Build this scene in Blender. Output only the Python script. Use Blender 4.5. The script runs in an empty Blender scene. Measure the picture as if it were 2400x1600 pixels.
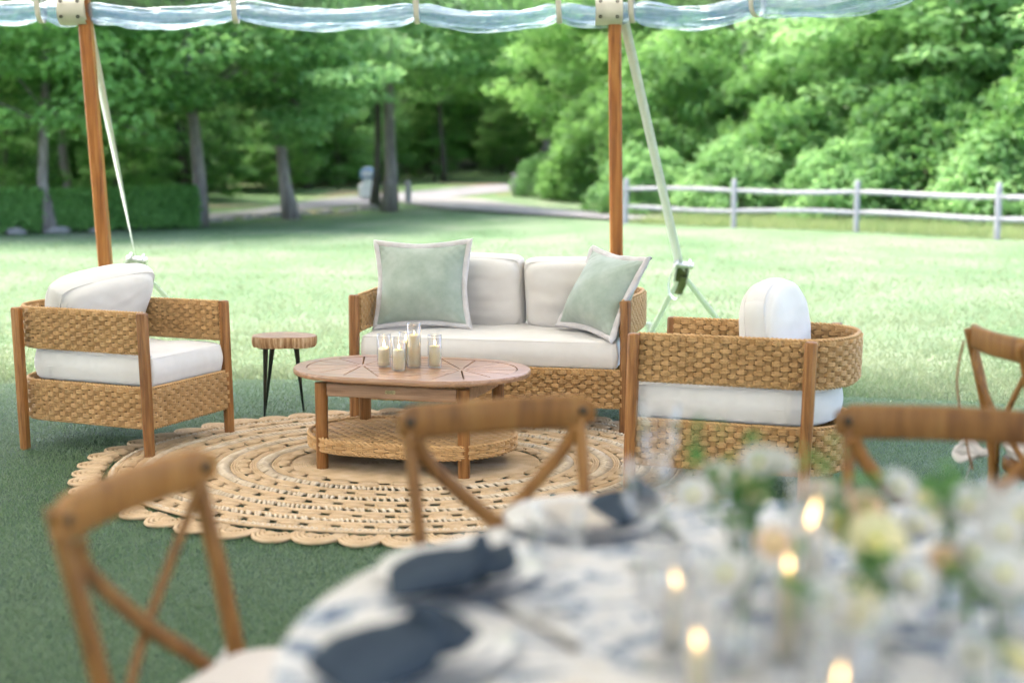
import bpy, math, random
import numpy as np
from mathutils import Vector, Matrix
PI = math.pi
scene = bpy.context.scene
COL = scene.collection

# ------------------------------------------------------------------ camera
cam_d = bpy.data.cameras.new('camera')
cam = bpy.data.objects.new('camera', cam_d); COL.objects.link(cam)
cam.location = (0, 0, 1.3621)
cam.rotation_euler = (PI/2 - .1298, 0, 0)
cam_d.sensor_width = 36; cam_d.lens = 48.82
cam_d.clip_start = .05; cam_d.clip_end = 600
cam_d.dof.use_dof = True
cam_d.dof.focus_distance = 6.35
cam_d.dof.aperture_fstop = 1.55
scene.camera = cam

# ------------------------------------------------------------------ sky, sun, exposure
SUN_EL, SUN_AZ = math.radians(66), math.radians(-62)   # azimuth measured from +Y towards +X
w = bpy.data.worlds.new('World'); scene.world = w; w.use_nodes = True
nt = w.node_tree; bg = nt.nodes['Background']
sky = nt.nodes.new('ShaderNodeTexSky'); sky.sky_type = 'NISHITA'; sky.sun_disc = False
sky.sun_elevation = SUN_EL; sky.sun_rotation = SUN_AZ
sky.air_density = .7; sky.dust_density = 5.0; sky.ozone_density = 1.0
nt.links.new(sky.outputs[0], bg.inputs[0]); bg.inputs[1].default_value = .15
sd = bpy.data.lights.new('sun', 'SUN'); sd.energy = .55; sd.angle = math.radians(40); sd.color = (1, .93, .82)
so = bpy.data.objects.new('sun', sd); COL.objects.link(so)
dirv = Vector((math.sin(SUN_AZ)*math.cos(SUN_EL), math.cos(SUN_AZ)*math.cos(SUN_EL), math.sin(SUN_EL)))
so.rotation_euler = dirv.to_track_quat('Z', 'Y').to_euler(); so.location = dirv*50
vs = scene.view_settings
vs.view_transform = 'Standard'; vs.look = 'None'; vs.gamma = 1; vs.use_curve_mapping = False
vs.exposure = 3.05
scene.cycles.use_denoising = True
scene.cycles.max_bounces = 5; scene.cycles.diffuse_bounces = 2; scene.cycles.glossy_bounces = 2; scene.cycles.transmission_bounces = 3; scene.cycles.transparent_max_bounces = 12
scene.cycles.use_adaptive_sampling = True; scene.cycles.adaptive_threshold = .03
scene.cycles.caustics_reflective = False; scene.cycles.caustics_refractive = False
scene.cycles.sample_clamp_indirect = 6

# ------------------------------------------------------------------ materials
def new_mat(name):
    m = bpy.data.materials.new(name); m.use_nodes = True
    return m, m.node_tree.nodes, m.node_tree.links, m.node_tree.nodes['Principled BSDF']
def ramp(n, stops):
    r = n.new('ShaderNodeValToRGB'); e = r.color_ramp.elements
    while len(e) > 1: e.remove(e[-1])
    e[0].position = stops[0][0]; e[0].color = (*stops[0][1], 1)
    for p, c in stops[1:]:
        k = e.new(p); k.color = (*c, 1)
    return r
def coords(n, l, scale=(1, 1, 1), kind='Object'):
    t = n.new('ShaderNodeTexCoord'); mp = n.new('ShaderNodeMapping'); mp.inputs['Scale'].default_value = scale
    l.new(t.outputs[kind], mp.inputs[0]); return mp
def noise(n, l, vec, scale, detail=4, rough=.6):
    t = n.new('ShaderNodeTexNoise'); t.inputs['Scale'].default_value = scale
    t.inputs['Detail'].default_value = detail; t.inputs['Roughness'].default_value = rough
    if vec is not None: l.new(vec.outputs[0], t.inputs['Vector'])
    return t
def bump(n, l, b, h, strength=.3, dist=.002):
    k = n.new('ShaderNodeBump'); k.inputs['Strength'].default_value = strength; k.inputs['Distance'].default_value = dist
    l.new(h.outputs[0], k.inputs['Height']); l.new(k.outputs[0], b.inputs['Normal'])
def simple(name, stops, scale=20, rough=.6, stretch=(1, 1, 1), bmp=0, bscale=None, bdist=.002, spec=.5, metal=0, sheen=0, detail=4):
    m, n, l, b = new_mat(name)
    mp = coords(n, l, stretch); t = noise(n, l, mp, scale, detail)
    r = ramp(n, stops); l.new(t.outputs[0], r.inputs[0]); l.new(r.outputs[0], b.inputs['Base Color'])
    b.inputs['Roughness'].default_value = rough; b.inputs['Specular IOR Level'].default_value = spec
    b.inputs['Metallic'].default_value = metal
    if sheen: b.inputs['Sheen Weight'].default_value = sheen
    if bmp:
        t2 = noise(n, l, mp, bscale or scale*4, 3); bump(n, l, b, t2, bmp, bdist)
    return m
def wood_mat(name, dark, mid, light, stretch=(14, 14, 1.1), rough=.45, scale=3.2, spec=.4):
    m, n, l, b = new_mat(name)
    mp = coords(n, l, stretch)
    oi = n.new('ShaderNodeObjectInfo')
    add = n.new('ShaderNodeVectorMath'); add.operation = 'ADD'
    sc = n.new('ShaderNodeMath'); sc.operation = 'MULTIPLY'; sc.inputs[1].default_value = 37.
    l.new(oi.outputs['Random'], sc.inputs[0]); l.new(mp.outputs[0], add.inputs[0]); l.new(sc.outputs[0], add.inputs[1])
    t = noise(n, l, add, scale, 5, .62)
    t.inputs['Distortion'].default_value = .6
    r = ramp(n, [(.3, dark), (.48, mid), (.7, light)]); l.new(t.outputs[0], r.inputs[0])
    # a fine darker grain on top
    mp2 = coords(n, l, tuple(v*5 if v > 5 else v for v in stretch)); t2 = noise(n, l, mp2, 6, 2)
    mx = n.new('ShaderNodeMixRGB'); mx.blend_type = 'MULTIPLY'; mx.inputs[0].default_value = .45
    r2 = ramp(n, [(.35, (.55, .5, .45)), (.6, (1, 1, 1))]); l.new(t2.outputs[0], r2.inputs[0])
    l.new(r.outputs[0], mx.inputs[1]); l.new(r2.outputs[0], mx.inputs[2])
    # per-piece tone
    hv = n.new('ShaderNodeHueSaturation'); mr = n.new('ShaderNodeMapRange')
    mr.inputs[3].default_value = .82; mr.inputs[4].default_value = 1.18
    l.new(oi.outputs['Random'], mr.inputs[0]); l.new(mr.outputs[0], hv.inputs['Value']); l.new(mx.outputs[0], hv.inputs['Color'])
    l.new(hv.outputs[0], b.inputs['Base Color'])
    b.inputs['Roughness'].default_value = rough; b.inputs['Specular IOR Level'].default_value = spec
    bump(n, l, b, t2, .15, .001)
    return m
M = {}
M['teak'] = wood_mat('teak', (.14, .052, .012), (.32, .135, .036), (.45, .22, .07))
M['teak_flat'] = wood_mat('teak_flat', (.30, .135, .06), (.46, .25, .13), (.58, .35, .21), stretch=(1.2, 14, 14), rough=.28, spec=.85)
M['pole'] = wood_mat('pole_wood', (.17, .05, .009), (.40, .135, .025), (.54, .235, .06), stretch=(9, 9, .5), rough=.35)
M['bent'] = wood_mat('bentwood', (.17, .068, .013), (.29, .128, .027), (.38, .19, .05), stretch=(9, 9, 1.5), rough=.5)
M['bark_edge'] = simple('live_edge_bark', [(.35, (.22, .09, .03)), (.5, (.5, .3, .14)), (.62, (.68, .5, .3))], 5, .7, (12, 12, 1), .5, 30)
M['slab'] = simple('slab_top', [(.3, (.3, .15, .08)), (.5, (.45, .26, .16)), (.7, (.6, .4, .27))], 5, .3, (3, 8, 3))
def wicker_mat(name, base, dark):
    m, n, l, b = new_mat(name)
    mp = coords(n, l, (1, 1, 1))
    t = noise(n, l, mp, 14, 3); t2 = noise(n, l, mp, 260, 2)
    r = ramp(n, [(.35, dark), (.6, base)]); l.new(t.outputs[0], r.inputs[0])
    mx = n.new('ShaderNodeMixRGB'); mx.blend_type = 'MULTIPLY'; mx.inputs[0].default_value = .3
    r2 = ramp(n, [(.35, (.62, .58, .52)), (.6, (1, 1, 1))]); l.new(t2.outputs[0], r2.inputs[0])
    l.new(r.outputs[0], mx.inputs[1]); l.new(r2.outputs[0], mx.inputs[2]); l.new(mx.outputs[0], b.inputs['Base Color'])
    b.inputs['Roughness'].default_value = .5; b.inputs['Specular IOR Level'].default_value = .45
    bump(n, l, b, t2, .35, .0015)
    return m
M['wicker'] = wicker_mat('wicker', (.72, .435, .185), (.60, .345, .135))
M['wicker_core'] = simple('wicker_core', [(.3, (.16, .08, .03)), (.7, (.22, .115, .045))], 40, .8)
M['cushion'] = simple('cream_canvas', [(.3, (.75, .71, .65)), (.7, (.82, .785, .73))], 6, .85, bmp=.12, bscale=420, bdist=.001, spec=.2, sheen=.15)
M['sage'] = simple('sage_velvet', [(.3, (.29, .36, .29)), (.5, (.36, .43, .355)), (.7, (.44, .50, .43))], 9, .8, bmp=.15, bscale=500, bdist=.001, spec=.2, sheen=.35)
M['flange'] = simple('flange_linen', [(.3, (.58, .55, .53)), (.7, (.7, .67, .65))], 30, .85, bmp=.2, bscale=300, sheen=.2)
M['black'] = simple('black_metal', [(.3, (.008, .012, .011)), (.7, (.014, .02, .018))], 20, .4)
M['jute'] = simple('jute', [(.25, (.48, .32, .17)), (.5, (.65, .46, .27)), (.75, (.76, .58, .38))], 9, .9, bmp=.7, bscale=330, bdist=.003, spec=.15)
M['jute_pale'] = simple('jute_pale', [(.25, (.58, .44, .28)), (.55, (.77, .63, .45)), (.8, (.86, .75, .58))], 16, .9, bmp=.7, bscale=330, bdist=.003, spec=.15)
M['strap'] = simple('webbing', [(.3, (.66, .70, .64)), (.7, (.76, .79, .73))], 60, .8, bmp=.3, bscale=500)
M['beige'] = simple('beige_vinyl', [(.3, (.60, .56, .48)), (.7, (.68, .64, .56))], 12, .55)
M['steel'] = simple('zinc', [(.3, (.55, .56, .55)), (.7, (.7, .7, .68))], 30, .3, metal=1)
M['olive'] = simple('olive_handle', [(.3, (.06, .08, .02)), (.7, (.12, .14, .05))], 30, .4, metal=.3)
M['grommet'] = simple('grommet', [(.3, (.03, .028, .02)), (.7, (.06, .055, .04))], 30, .4, metal=.6)
M['wax'] = simple('ivory_wax', [(.3, (.88, .75, .44)), (.7, (.9, .80, .53))], 5, .45)
_b = M['wax'].node_tree.nodes['Principled BSDF']; _b.inputs['Subsurface Weight'].default_value = .15
_b.inputs['Subsurface Radius'].default_value = (.03, .02, .01); _b.inputs['Subsurface Scale'].default_value = .6
M['wick'] = simple('wick', [(.3, (.01, .01, .01)), (.7, (.03, .02, .02))], 30, .9)
M['brass'] = simple('brass', [(.3, (.5, .4, .2)), (.7, (.62, .52, .3))], 30, .35, metal=.8)
M['fence'] = simple('weathered_rail', [(.3, (.24, .235, .24)), (.5, (.32, .315, .32)), (.7, (.40, .395, .40))], 3, .85, (10, 10, 1), .4, 12)
M['trunk'] = simple('bark', [(.3, (.12, .105, .09)), (.5, (.22, .195, .175)), (.7, (.32, .295, .27))], 3, .95, (3, 3, .7), .8, 14, .03)
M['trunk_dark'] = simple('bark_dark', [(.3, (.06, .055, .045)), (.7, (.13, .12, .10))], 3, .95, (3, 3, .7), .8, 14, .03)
M['asphalt'] = simple('asphalt', [(.3, (.12, .12, .13)), (.7, (.18, .178, .187))], 1.2, .9, bmp=.3, bscale=60)
M['gravel'] = simple('gravel', [(.3, (.15, .145, .145)), (.7, (.21, .205, .20))], 1.5, .95, bmp=.5, bscale=50)
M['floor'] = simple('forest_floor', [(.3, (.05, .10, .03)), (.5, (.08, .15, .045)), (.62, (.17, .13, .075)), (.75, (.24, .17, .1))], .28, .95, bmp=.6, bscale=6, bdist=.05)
M['stone'] = simple('fieldstone', [(.3, (.15, .145, .135)), (.7, (.28, .27, .255))], 5, .9, bmp=.6, bscale=12, bdist=.02)
M['white'] = simple('white_paint', [(.3, (.66, .66, .66)), (.7, (.78, .78, .77))], 8, .5)
M['blue'] = simple('blue_paint', [(.3, (.12, .22, .38)), (.7, (.2, .32, .5))], 8, .5)
M['linen_blue'] = simple('slate_linen', [(.3, (.030, .044, .064)), (.7, (.044, .062, .086))], 12, .95, bmp=.2, bscale=300, spec=.1)
M['porcelain'] = simple('porcelain', [(.3, (.72, .71, .69)), (.7, (.78, .77, .75))], 6, .25)
M['taupe'] = simple('taupe_paper', [(.3, (.52, .46, .39)), (.7, (.6, .54, .47))], 8, .8)
M['cutlery'] = simple('pewter', [(.3, (.25, .24, .23)), (.7, (.4, .38, .36))], 20, .3, metal=.9)
M['petal_white'] = simple('petal_white', [(.3, (.58, .58, .52)), (.7, (.68, .67, .62))], 20, .7)
M['petal_yellow'] = simple('petal_yellow', [(.3, (.74, .68, .32)), (.7, (.8, .76, .5))], 20, .7)
M['petal_peach'] = simple('petal_peach', [(.3, (.75, .5, .3)), (.7, (.8, .62, .42))], 20, .7)
M['floret'] = simple('flower_eye', [(.3, (.5, .5, .03)), (.7, (.62, .6, .08))], 40, .7)
M['stem'] = simple('stem_green', [(.3, (.05, .12, .02)), (.7, (.1, .2, .05))], 30, .6)
M['amber'] = simple('amber_honey', [(.3, (.62, .4, .06)), (.7, (.72, .5, .12))], 8, .2)
M['cord'] = simple('brown_cord', [(.3, (.25, .12, .05)), (.7, (.3, .16, .08))], 30, .8)
M['cover'] = simple('pale_cotton', [(.3, (.62, .57, .53)), (.7, (.72, .67, .63))], 8, .9, bmp=.1, bscale=300)

def leaf_mat(name, cols, trans=.5, rough=.55):
    m, n, l, b = new_mat(name)
    g = n.new('ShaderNodeNewGeometry'); oi = n.new('ShaderNodeObjectInfo')
    t = n.new('ShaderNodeTexNoise'); t.inputs['Scale'].default_value = .9; t.inputs['Detail'].default_value = 2
    tc = n.new('ShaderNodeTexCoord'); l.new(tc.outputs['Object'], t.inputs['Vector'])
    ad = n.new('ShaderNodeMath'); ad.operation = 'MULTIPLY_ADD'; ad.inputs[1].default_value = .45
    l.new(g.outputs['Random Per Island'], ad.inputs[0]); l.new(t.outputs[0], ad.inputs[2])
    ad2 = n.new('ShaderNodeMath'); ad2.operation = 'MULTIPLY_ADD'; ad2.inputs[1].default_value = .3; 
    l.new(oi.outputs['Random'], ad2.inputs[0]); l.new(ad.outputs[0], ad2.inputs[2])
    k = len(cols); r = ramp(n, [(.38 + .55*i/(k-1), c) for i, c in enumerate(cols)]); l.new(ad2.outputs[0], r.inputs[0])
    l.new(r.outputs[0], b.inputs['Base Color']); b.inputs['Roughness'].default_value = rough
    b.inputs['Specular IOR Level'].default_value = .35
    tr = n.new('ShaderNodeBsdfTranslucent'); hs = n.new('ShaderNodeHueSaturation')
    hs.inputs['Hue'].default_value = .485; hs.inputs['Value'].default_value = 2.0
    l.new(r.outputs[0], hs.inputs['Color']); l.new(hs.outputs[0], tr.inputs[0])
    mx = n.new('ShaderNodeMixShader'); mx.inputs[0].default_value = trans
    out = n['Material Output'] if 'Material Output' in n else None
    l.new(b.outputs[0], mx.inputs[1]); l.new(tr.outputs[0], mx.inputs[2]); l.new(mx.outputs[0], out.inputs[0])
    return m
M['leaf'] = leaf_mat('maple_leaf', [(.055, .15, .042), (.10, .23, .06), (.155, .31, .09)])
M['leaf_pale'] = leaf_mat('pale_leaf', [(.08, .19, .06), (.125, .26, .085), (.18, .33, .125)])
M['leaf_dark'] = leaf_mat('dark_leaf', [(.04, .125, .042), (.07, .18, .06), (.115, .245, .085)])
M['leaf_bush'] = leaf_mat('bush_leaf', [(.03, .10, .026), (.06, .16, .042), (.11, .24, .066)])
M['leaf_hedge'] = leaf_mat('hedge_leaf', [(.06, .17, .035), (.095, .235, .05), (.14, .30, .075)], .35)
M['grass'] = leaf_mat('grass_blade', [(.064, .126, .046), (.098, .16, .07), (.15, .19, .105)], .4)
M['tall_grass'] = leaf_mat('tall_grass', [(.08, .17, .05), (.125, .21, .07), (.2, .25, .11)], .4)
M['turf_blade'] = leaf_mat('turf_blade', [(.075, .15, .055), (.115, .20, .085), (.20, .275, .16)], .15, .36)

def lawn_mat():
    m, n, l, b = new_mat('lawn')
    mp = coords(n, l, (1, .6, 1)); t = noise(n, l, mp, .55, 6, .65); t2 = noise(n, l, mp, 24, 4, .7)
    r = ramp(n, [(.34, (.066, .124, .052)), (.46, (.100, .160, .080)), (.58, (.135, .183, .108)), (.74, (.175, .198, .13))])
    l.new(t.outputs[0], r.inputs[0])
    mx = n.new('ShaderNodeMixRGB'); mx.blend_type = 'MULTIPLY'; mx.inputs[0].default_value = .55
    r2 = ramp(n, [(.32, (.5, .55, .45)), (.62, (1.1, 1.1, 1.1))]); l.new(t2.outputs[0], r2.inputs[0])
    l.new(r.outputs[0], mx.inputs[1]); l.new(r2.outputs[0], mx.inputs[2]); l.new(mx.outputs[0], b.inputs['Base Color'])
    b.inputs['Roughness'].default_value = .9; b.inputs['Specular IOR Level'].default_value = .2
    bump(n, l, b, t2, .6, .02)
    return m
M['lawn'] = lawn_mat()
M['turf'] = simple('artificial_turf', [(.3, (.03, .07, .03)), (.5, (.042, .09, .04)), (.7, (.06, .115, .055))], 3, .6, bmp=.8, bscale=260, bdist=.004, spec=.3)

def glass_mat(name, tint=(.985, .985, .985), gl=.09, rough=.02, mxg=6):
    m = bpy.data.materials.new(name); m.use_nodes = True; n, l = m.node_tree.nodes, m.node_tree.links
    n.remove(n['Principled BSDF']); out = n['Material Output']
    t = n.new('ShaderNodeBsdfTransparent'); t.inputs[0].default_value = (*tint, 1)
    g = n.new('ShaderNodeBsdfGlossy'); g.inputs['Roughness'].default_value = rough
    lw = n.new('ShaderNodeLayerWeight'); lw.inputs[0].default_value = .35
    mr = n.new('ShaderNodeMapRange'); mr.inputs[3].default_value = gl*.35; mr.inputs[4].default_value = min(1, gl*mxg)
    l.new(lw.outputs['Facing'], mr.inputs[0])
    mx = n.new('ShaderNodeMixShader'); l.new(mr.outputs[0], mx.inputs[0]); l.new(t.outputs[0], mx.inputs[1]); l.new(g.outputs[0], mx.inputs[2])
    l.new(mx.outputs[0], out.inputs[0]); return m
M['glass'] = glass_mat('clear_glass')
def vinyl_mat():
    m = glass_mat('clear_vinyl', (.88, .93, .95), .15, .14, 2.6)
    n, l = m.node_tree.nodes, m.node_tree.links; out = n['Material Output']
    prev = out.inputs[0].links[0].from_node
    d = n.new('ShaderNodeBsdfTranslucent'); d.inputs[0].default_value = (.42, .56, .74, 1)
    d2 = n.new('ShaderNodeBsdfDiffuse'); d2.inputs[0].default_value = (.36, .48, .64, 1)
    a = n.new('ShaderNodeMixShader'); a.inputs[0].default_value = .5; l.new(d.outputs[0], a.inputs[1]); l.new(d2.outputs[0], a.inputs[2])
    mx = n.new('ShaderNodeMixShader'); mx.inputs[0].default_value = .14
    l.new(prev.outputs[0], mx.inputs[1]); l.new(a.outputs[0], mx.inputs[2]); l.new(mx.outputs[0], out.inputs[0])
    return m
M['vinyl'] = vinyl_mat()
M['vinyl_sheet'] = glass_mat('clear_vinyl_sheet', (.72, .80, .80), .12, .15)
def canopy_mat():
    m = bpy.data.materials.new('canopy_fabric'); m.use_nodes = True; n, l = m.node_tree.nodes, m.node_tree.links
    b = n['Principled BSDF']; b.inputs['Base Color'].default_value = (.78, .78, .76, 1); b.inputs['Roughness'].default_value = .7
    t = n.new('ShaderNodeBsdfTranslucent'); t.inputs[0].default_value = (.80, .765, .70, 1)
    mx = n.new('ShaderNodeMixShader'); mx.inputs[0].default_value = .22
    l.new(b.outputs[0], mx.inputs[1]); l.new(t.outputs[0], mx.inputs[2]); l.new(mx.outputs[0], n['Material Output'].inputs[0]); return m
M['canopy'] = canopy_mat()
def flame_mat(name, strength):
    m = bpy.data.materials.new(name); m.use_nodes = True; n, l = m.node_tree.nodes, m.node_tree.links
    n.remove(n['Principled BSDF']); e = n.new('ShaderNodeEmission')
    e.inputs[0].default_value = (1, .62, .25, 1); e.inputs[1].default_value = strength; m.cycles.emission_sampling = 'NONE'
    l.new(e.outputs[0], n['Material Output'].inputs[0]); return m
M['flame'] = flame_mat('flame', 5); M['table_flame'] = flame_mat('table_flame', 1.5)
def cloth_mat():
    m, n, l, b = new_mat('printed_tablecloth')
    mp = coords(n, l, (1, 1, 1)); t = noise(n, l, mp, 7.5, 6, .72); t.inputs['Distortion'].default_value = 1.6
    t3 = noise(n, l, mp, 14, 3)
    r = ramp(n, [(.40, (.08, .12, .19)), (.445, (.22, .28, .36)), (.485, (.55, .57, .60)), (.54, (.66, .65, .63)), (.62, (.56, .54, .50)), (.67, (.24, .30, .38)), (.74, (.5, .5, .5))])
    l.new(t.outputs[0], r.inputs[0]); l.new(r.outputs[0], b.inputs['Base Color']); b.inputs['Roughness'].default_value = .85
    bump(n, l, b, t3, .1, .005); return m
M['cloth'] = cloth_mat()

# ------------------------------------------------------------------ mesh helpers
class MB:
    def __init__(s): s.v = []; s.f = []; s.n = 0
    def add(s, verts, faces):
        verts = np.asarray(verts, float).reshape(-1, 3)
        if isinstance(faces, np.ndarray): s.f.append(faces.astype(np.int64) + s.n)
        else:
            by = {}
            for q in faces: by.setdefault(len(q), []).append(q)
            for q in by.values(): s.f.append(np.array(q, np.int64) + s.n)
        s.v.append(verts); s.n += len(verts); return s
    def box(s, c, size, rz=0, taper=1., rot=None, bev=0):
        hx, hy, hz = (k/2 for k in size)
        if bev:
            b = min(bev, hx*.9, hy*.9, hz*.9); P = []
            for z, k in ((-hz, b), (-hz+b, 0), (hz-b, 0), (hz, b)):
                P.append([(hx-k, -hy+b), (hx-k, hy-b), (hx-b if not k else hx-b, hy-k), (-hx+b, hy-k), (-hx+k, hy-b), (-hx+k, -hy+b), (-hx+b, -hy+k), (hx-b, -hy+k)])
                P[-1] = [(x, y, z) for x, y in P[-1]]
            V = np.array(P).reshape(-1, 3); F = []
            for i in range(3):
                for j in range(8): F.append((i*8+j, i*8+(j+1) % 8, (i+1)*8+(j+1) % 8, (i+1)*8+j))
            F += [tuple(range(7, -1, -1)), tuple(range(24, 32))]
        else:
            V = np.array([(x, y, z) for z in (-hz, hz) for x, y in ((-hx, -hy), (hx, -hy), (hx, hy), (-hx, hy))])
            V[4:, :2] *= taper
            F = [(3, 2, 1, 0), (4, 5, 6, 7), (0, 1, 5, 4), (1, 2, 6, 5), (2, 3, 7, 6), (3, 0, 4, 7)]
        if rot is not None: V = V @ np.array(rot.to_3x3()).T
        if rz: V = V @ np.array(Matrix.Rotation(rz, 3, 'Z')).T
        return s.add(V + np.array(c), F)
    def tube(s, path, r, n=8, closed=False, caps=True, flat=(1, 1), up=None, twist=0):
        P = np.asarray(path, float); N = len(P); r = np.broadcast_to(np.asarray(r, float), (N,))
        T = np.gradient(P, axis=0) if not closed else np.roll(P, -1, 0) - np.roll(P, 1, 0)
        T /= np.linalg.norm(T, axis=1)[:, None] + 1e-12
        ref = np.array(up if up is not None else ((0, 0, 1) if abs(T[0, 2]) < .9 else (0, 1, 0)), float)
        A = []
        for i in range(N):
            a = ref - T[i]*ref.dot(T[i]); a /= np.linalg.norm(a) + 1e-12; A.append(a)
            if up is None: ref = a
        A = np.array(A); Bn = np.cross(T, A)
        th = np.linspace(0, 2*PI, n, endpoint=False) + PI/n
        tw = np.linspace(0, twist, N)[:, None]
        ca, sa = np.cos(th)[None]*flat[0], np.sin(th)[None]*flat[1]
        c2 = ca*np.cos(tw) - sa*np.sin(tw); s2 = ca*np.sin(tw) + sa*np.cos(tw)
        V = P[:, None] + r[:, None, None]*(A[:, None]*c2[..., None] + Bn[:, None]*s2[..., None])
        i, j = np.meshgrid(np.arange(N if closed else N-1), np.arange(n), indexing='ij'); i2 = (i+1) % N; j2 = (j+1) % n
        F = np.stack([i*n+j, i*n+j2, i2*n+j2, i2*n+j], -1).reshape(-1, 4)
        base = s.n; s.add(V, F)
        if caps and not closed:
            s.f.append(np.array([[base + k for k in range(n-1, -1, -1)]])); s.f.append(np.array([[base + (N-1)*n + k for k in range(n)]]))
        return s
    def lathe(s, prof, n=24, c=(0, 0, 0)):
        P = np.array(prof, float); th = np.linspace(0, 2*PI, n, endpoint=False)
        V = np.stack([P[:, None, 0]*np.cos(th), P[:, None, 0]*np.sin(th), np.broadcast_to(P[:, None, 1], (len(P), n))], -1)
        i, j = np.meshgrid(np.arange(len(P)-1), np.arange(n), indexing='ij'); j2 = (j+1) % n
        return s.add(V.reshape(-1, 3) + np.array(c), np.stack([i*n+j, i*n+j2, (i+1)*n+j2, (i+1)*n+j], -1).reshape(-1, 4))
    def grid(s, V, cu=False, cv=False):
        V = np.asarray(V); a, b = V.shape[:2]
        i, j = np.meshgrid(np.arange(a if cu else a-1), np.arange(b if cv else b-1), indexing='ij'); i2, j2 = (i+1) % a, (j+1) % b
        return s.add(V.reshape(-1, 3), np.stack([i*b+j, i*b+j2, i2*b+j2, i2*b+j], -1).reshape(-1, 4))
    def prism(s, poly, z0, z1, bev=0):
        p = np.array(poly, float); n = len(p)
        if (p[:, 0]*np.roll(p[:, 1], -1) - p[:, 1]*np.roll(p[:, 0], -1)).sum() < 0: p = p[::-1]
        c = p.mean(0)
        L = [(p, z0), (p, z1)]
        if bev:
            d = p - c; q = c + d*(1 - bev/np.maximum(np.linalg.norm(d, axis=1)[:, None], 1e-6)); L = [(p, z0), (p, z1-bev), (q, z1)]
        V = np.concatenate([np.c_[a, np.full(n, z)] for a, z in L]); F = []
        for k in range(len(L)-1):
            for i in range(n): F.append((k*n+i, k*n+(i+1) % n, (k+1)*n+(i+1) % n, (k+1)*n+i))
        F += [tuple(range(n-1, -1, -1)), tuple(range((len(L)-1)*n, len(L)*n))]
        return s.add(V, F)
    def leaves(s, P, Nrm, size, rng, aspect=.62):
        n = len(P); Nrm = Nrm/(np.linalg.norm(Nrm, axis=1)[:, None] + 1e-9)
        a = np.cross(Nrm, rng.normal(size=(n, 3))); a /= np.linalg.norm(a, axis=1)[:, None] + 1e-9; b = np.cross(Nrm, a)
        sz = (size*rng.uniform(.7, 1.3, n))[:, None]
        V = np.stack([P - a*sz*.5, P + b*sz*aspect*.5 + Nrm*sz*.1, P + a*sz*.5 - Nrm*sz*.08, P - b*sz*aspect*.5 + Nrm*sz*.1], 1)
        return s.add(V.reshape(-1, 3), np.arange(4*n).reshape(n, 4))
    def shear(s, k):
        for v in s.v: v[:, 1] -= k*v[:, 2]
        return s
    def mesh(s, name, mat, smooth=True):
        me = bpy.data.meshes.new(name); V = np.concatenate(s.v)
        fl = [f for f in s.f if len(f)]
        lt = np.concatenate([np.full(len(f), f.shape[1]) for f in fl]); li = np.concatenate([f.ravel() for f in fl])
        me.vertices.add(len(V)); me.vertices.foreach_set('co', V.astype(np.float32).ravel())
        me.loops.add(len(li)); me.loops.foreach_set('vertex_index', li.astype(np.int32))
        me.polygons.add(len(lt)); me.polygons.foreach_set('loop_start', (np.cumsum(lt) - lt).astype(np.int32))
        me.update(calc_edges=True); me.validate()
        me.polygons.foreach_set('use_smooth', np.full(len(me.polygons), bool(smooth)))
        if smooth == 'auto':
            try: me.set_sharp_from_angle(angle=math.radians(40))
            except Exception: pass
        me.materials.append(M[mat]); return me
    def build(s, name, mat, parent=None, smooth='auto', kind=None, label=None):
        return mobj(name, s.mesh(name, mat, smooth), parent, kind, label)
def mobj(name, me, parent=None, kind=None, label=None, loc=None, rot=None):
    o = bpy.data.objects.new(name, me); COL.objects.link(o)
    if parent is not None: o.parent = parent
    if kind: o['kind'] = kind
    if label: o['label'] = label
    if loc is not None: o.location = loc
    if rot is not None: o.rotation_euler = rot
    return o
def tag(o, label, cat, group=None):
    o['label'] = label; o['category'] = cat
    if group: o['group'] = group
    return o
def thing(name, label, cat, loc=(0, 0, 0), rz=0, group=None):
    o = bpy.data.objects.new(name, None); o.empty_display_size = .1; COL.objects.link(o)
    o.location = loc; o.rotation_euler = (0, 0, rz); return tag(o, label, cat, group)
def copy_tree(o, parent=None):
    c = o.copy(); COL.objects.link(c); c.parent = parent
    for ch in list(o.children): copy_tree(ch, c)
    return c
def structure(o): o['kind'] = 'structure'; return o
def vnoise(P, seed=0, octv=3, f=1.):
    """cheap smooth pseudo-noise from summed sines"""
    r = np.random.default_rng(seed); out = 0
    for k in range(octv):
        for _ in range(3):
            d = r.normal(size=3); d /= np.linalg.norm(d); out = out + np.sin((P @ d)*f*2**k*2*PI*r.uniform(.7, 1.3) + r.uniform(0, 6.28))/2**k
    return out/3
def resample(path, ds=None, n=None, closed=False):
    P = np.asarray(path, float)
    if closed: P = np.vstack([P, P[:1]])
    d = np.r_[0, np.cumsum(np.linalg.norm(np.diff(P, axis=0), axis=1))]
    if n is None: n = max(2, int(round(d[-1]/ds)) + (0 if closed else 1))
    t = np.linspace(0, d[-1], n, endpoint=not closed)
    return np.stack([np.interp(t, d, P[:, k]) for k in range(P.shape[1])], 1), d[-1]
def catmull(pts, per=12, closed=False):
    P = np.array(pts, float); n = len(P); out = []
    for i in range(n if closed else n-1):
        if closed: p0, p1, p2, p3 = P[(i-1) % n], P[i], P[(i+1) % n], P[(i+2) % n]
        else: p0, p1, p2, p3 = P[max(i-1, 0)], P[i], P[i+1], P[min(i+2, n-1)]
        for t in np.linspace(0, 1, per, endpoint=False):
            out.append(.5*((2*p1) + (-p0+p2)*t + (2*p0-5*p1+4*p2-p3)*t*t + (-p0+3*p1-3*p2+p3)*t**3))
    if not closed: out.append(P[-1])
    return np.array(out)
CF, CP, CH = 3254.6, .1298, 1.3621
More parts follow.
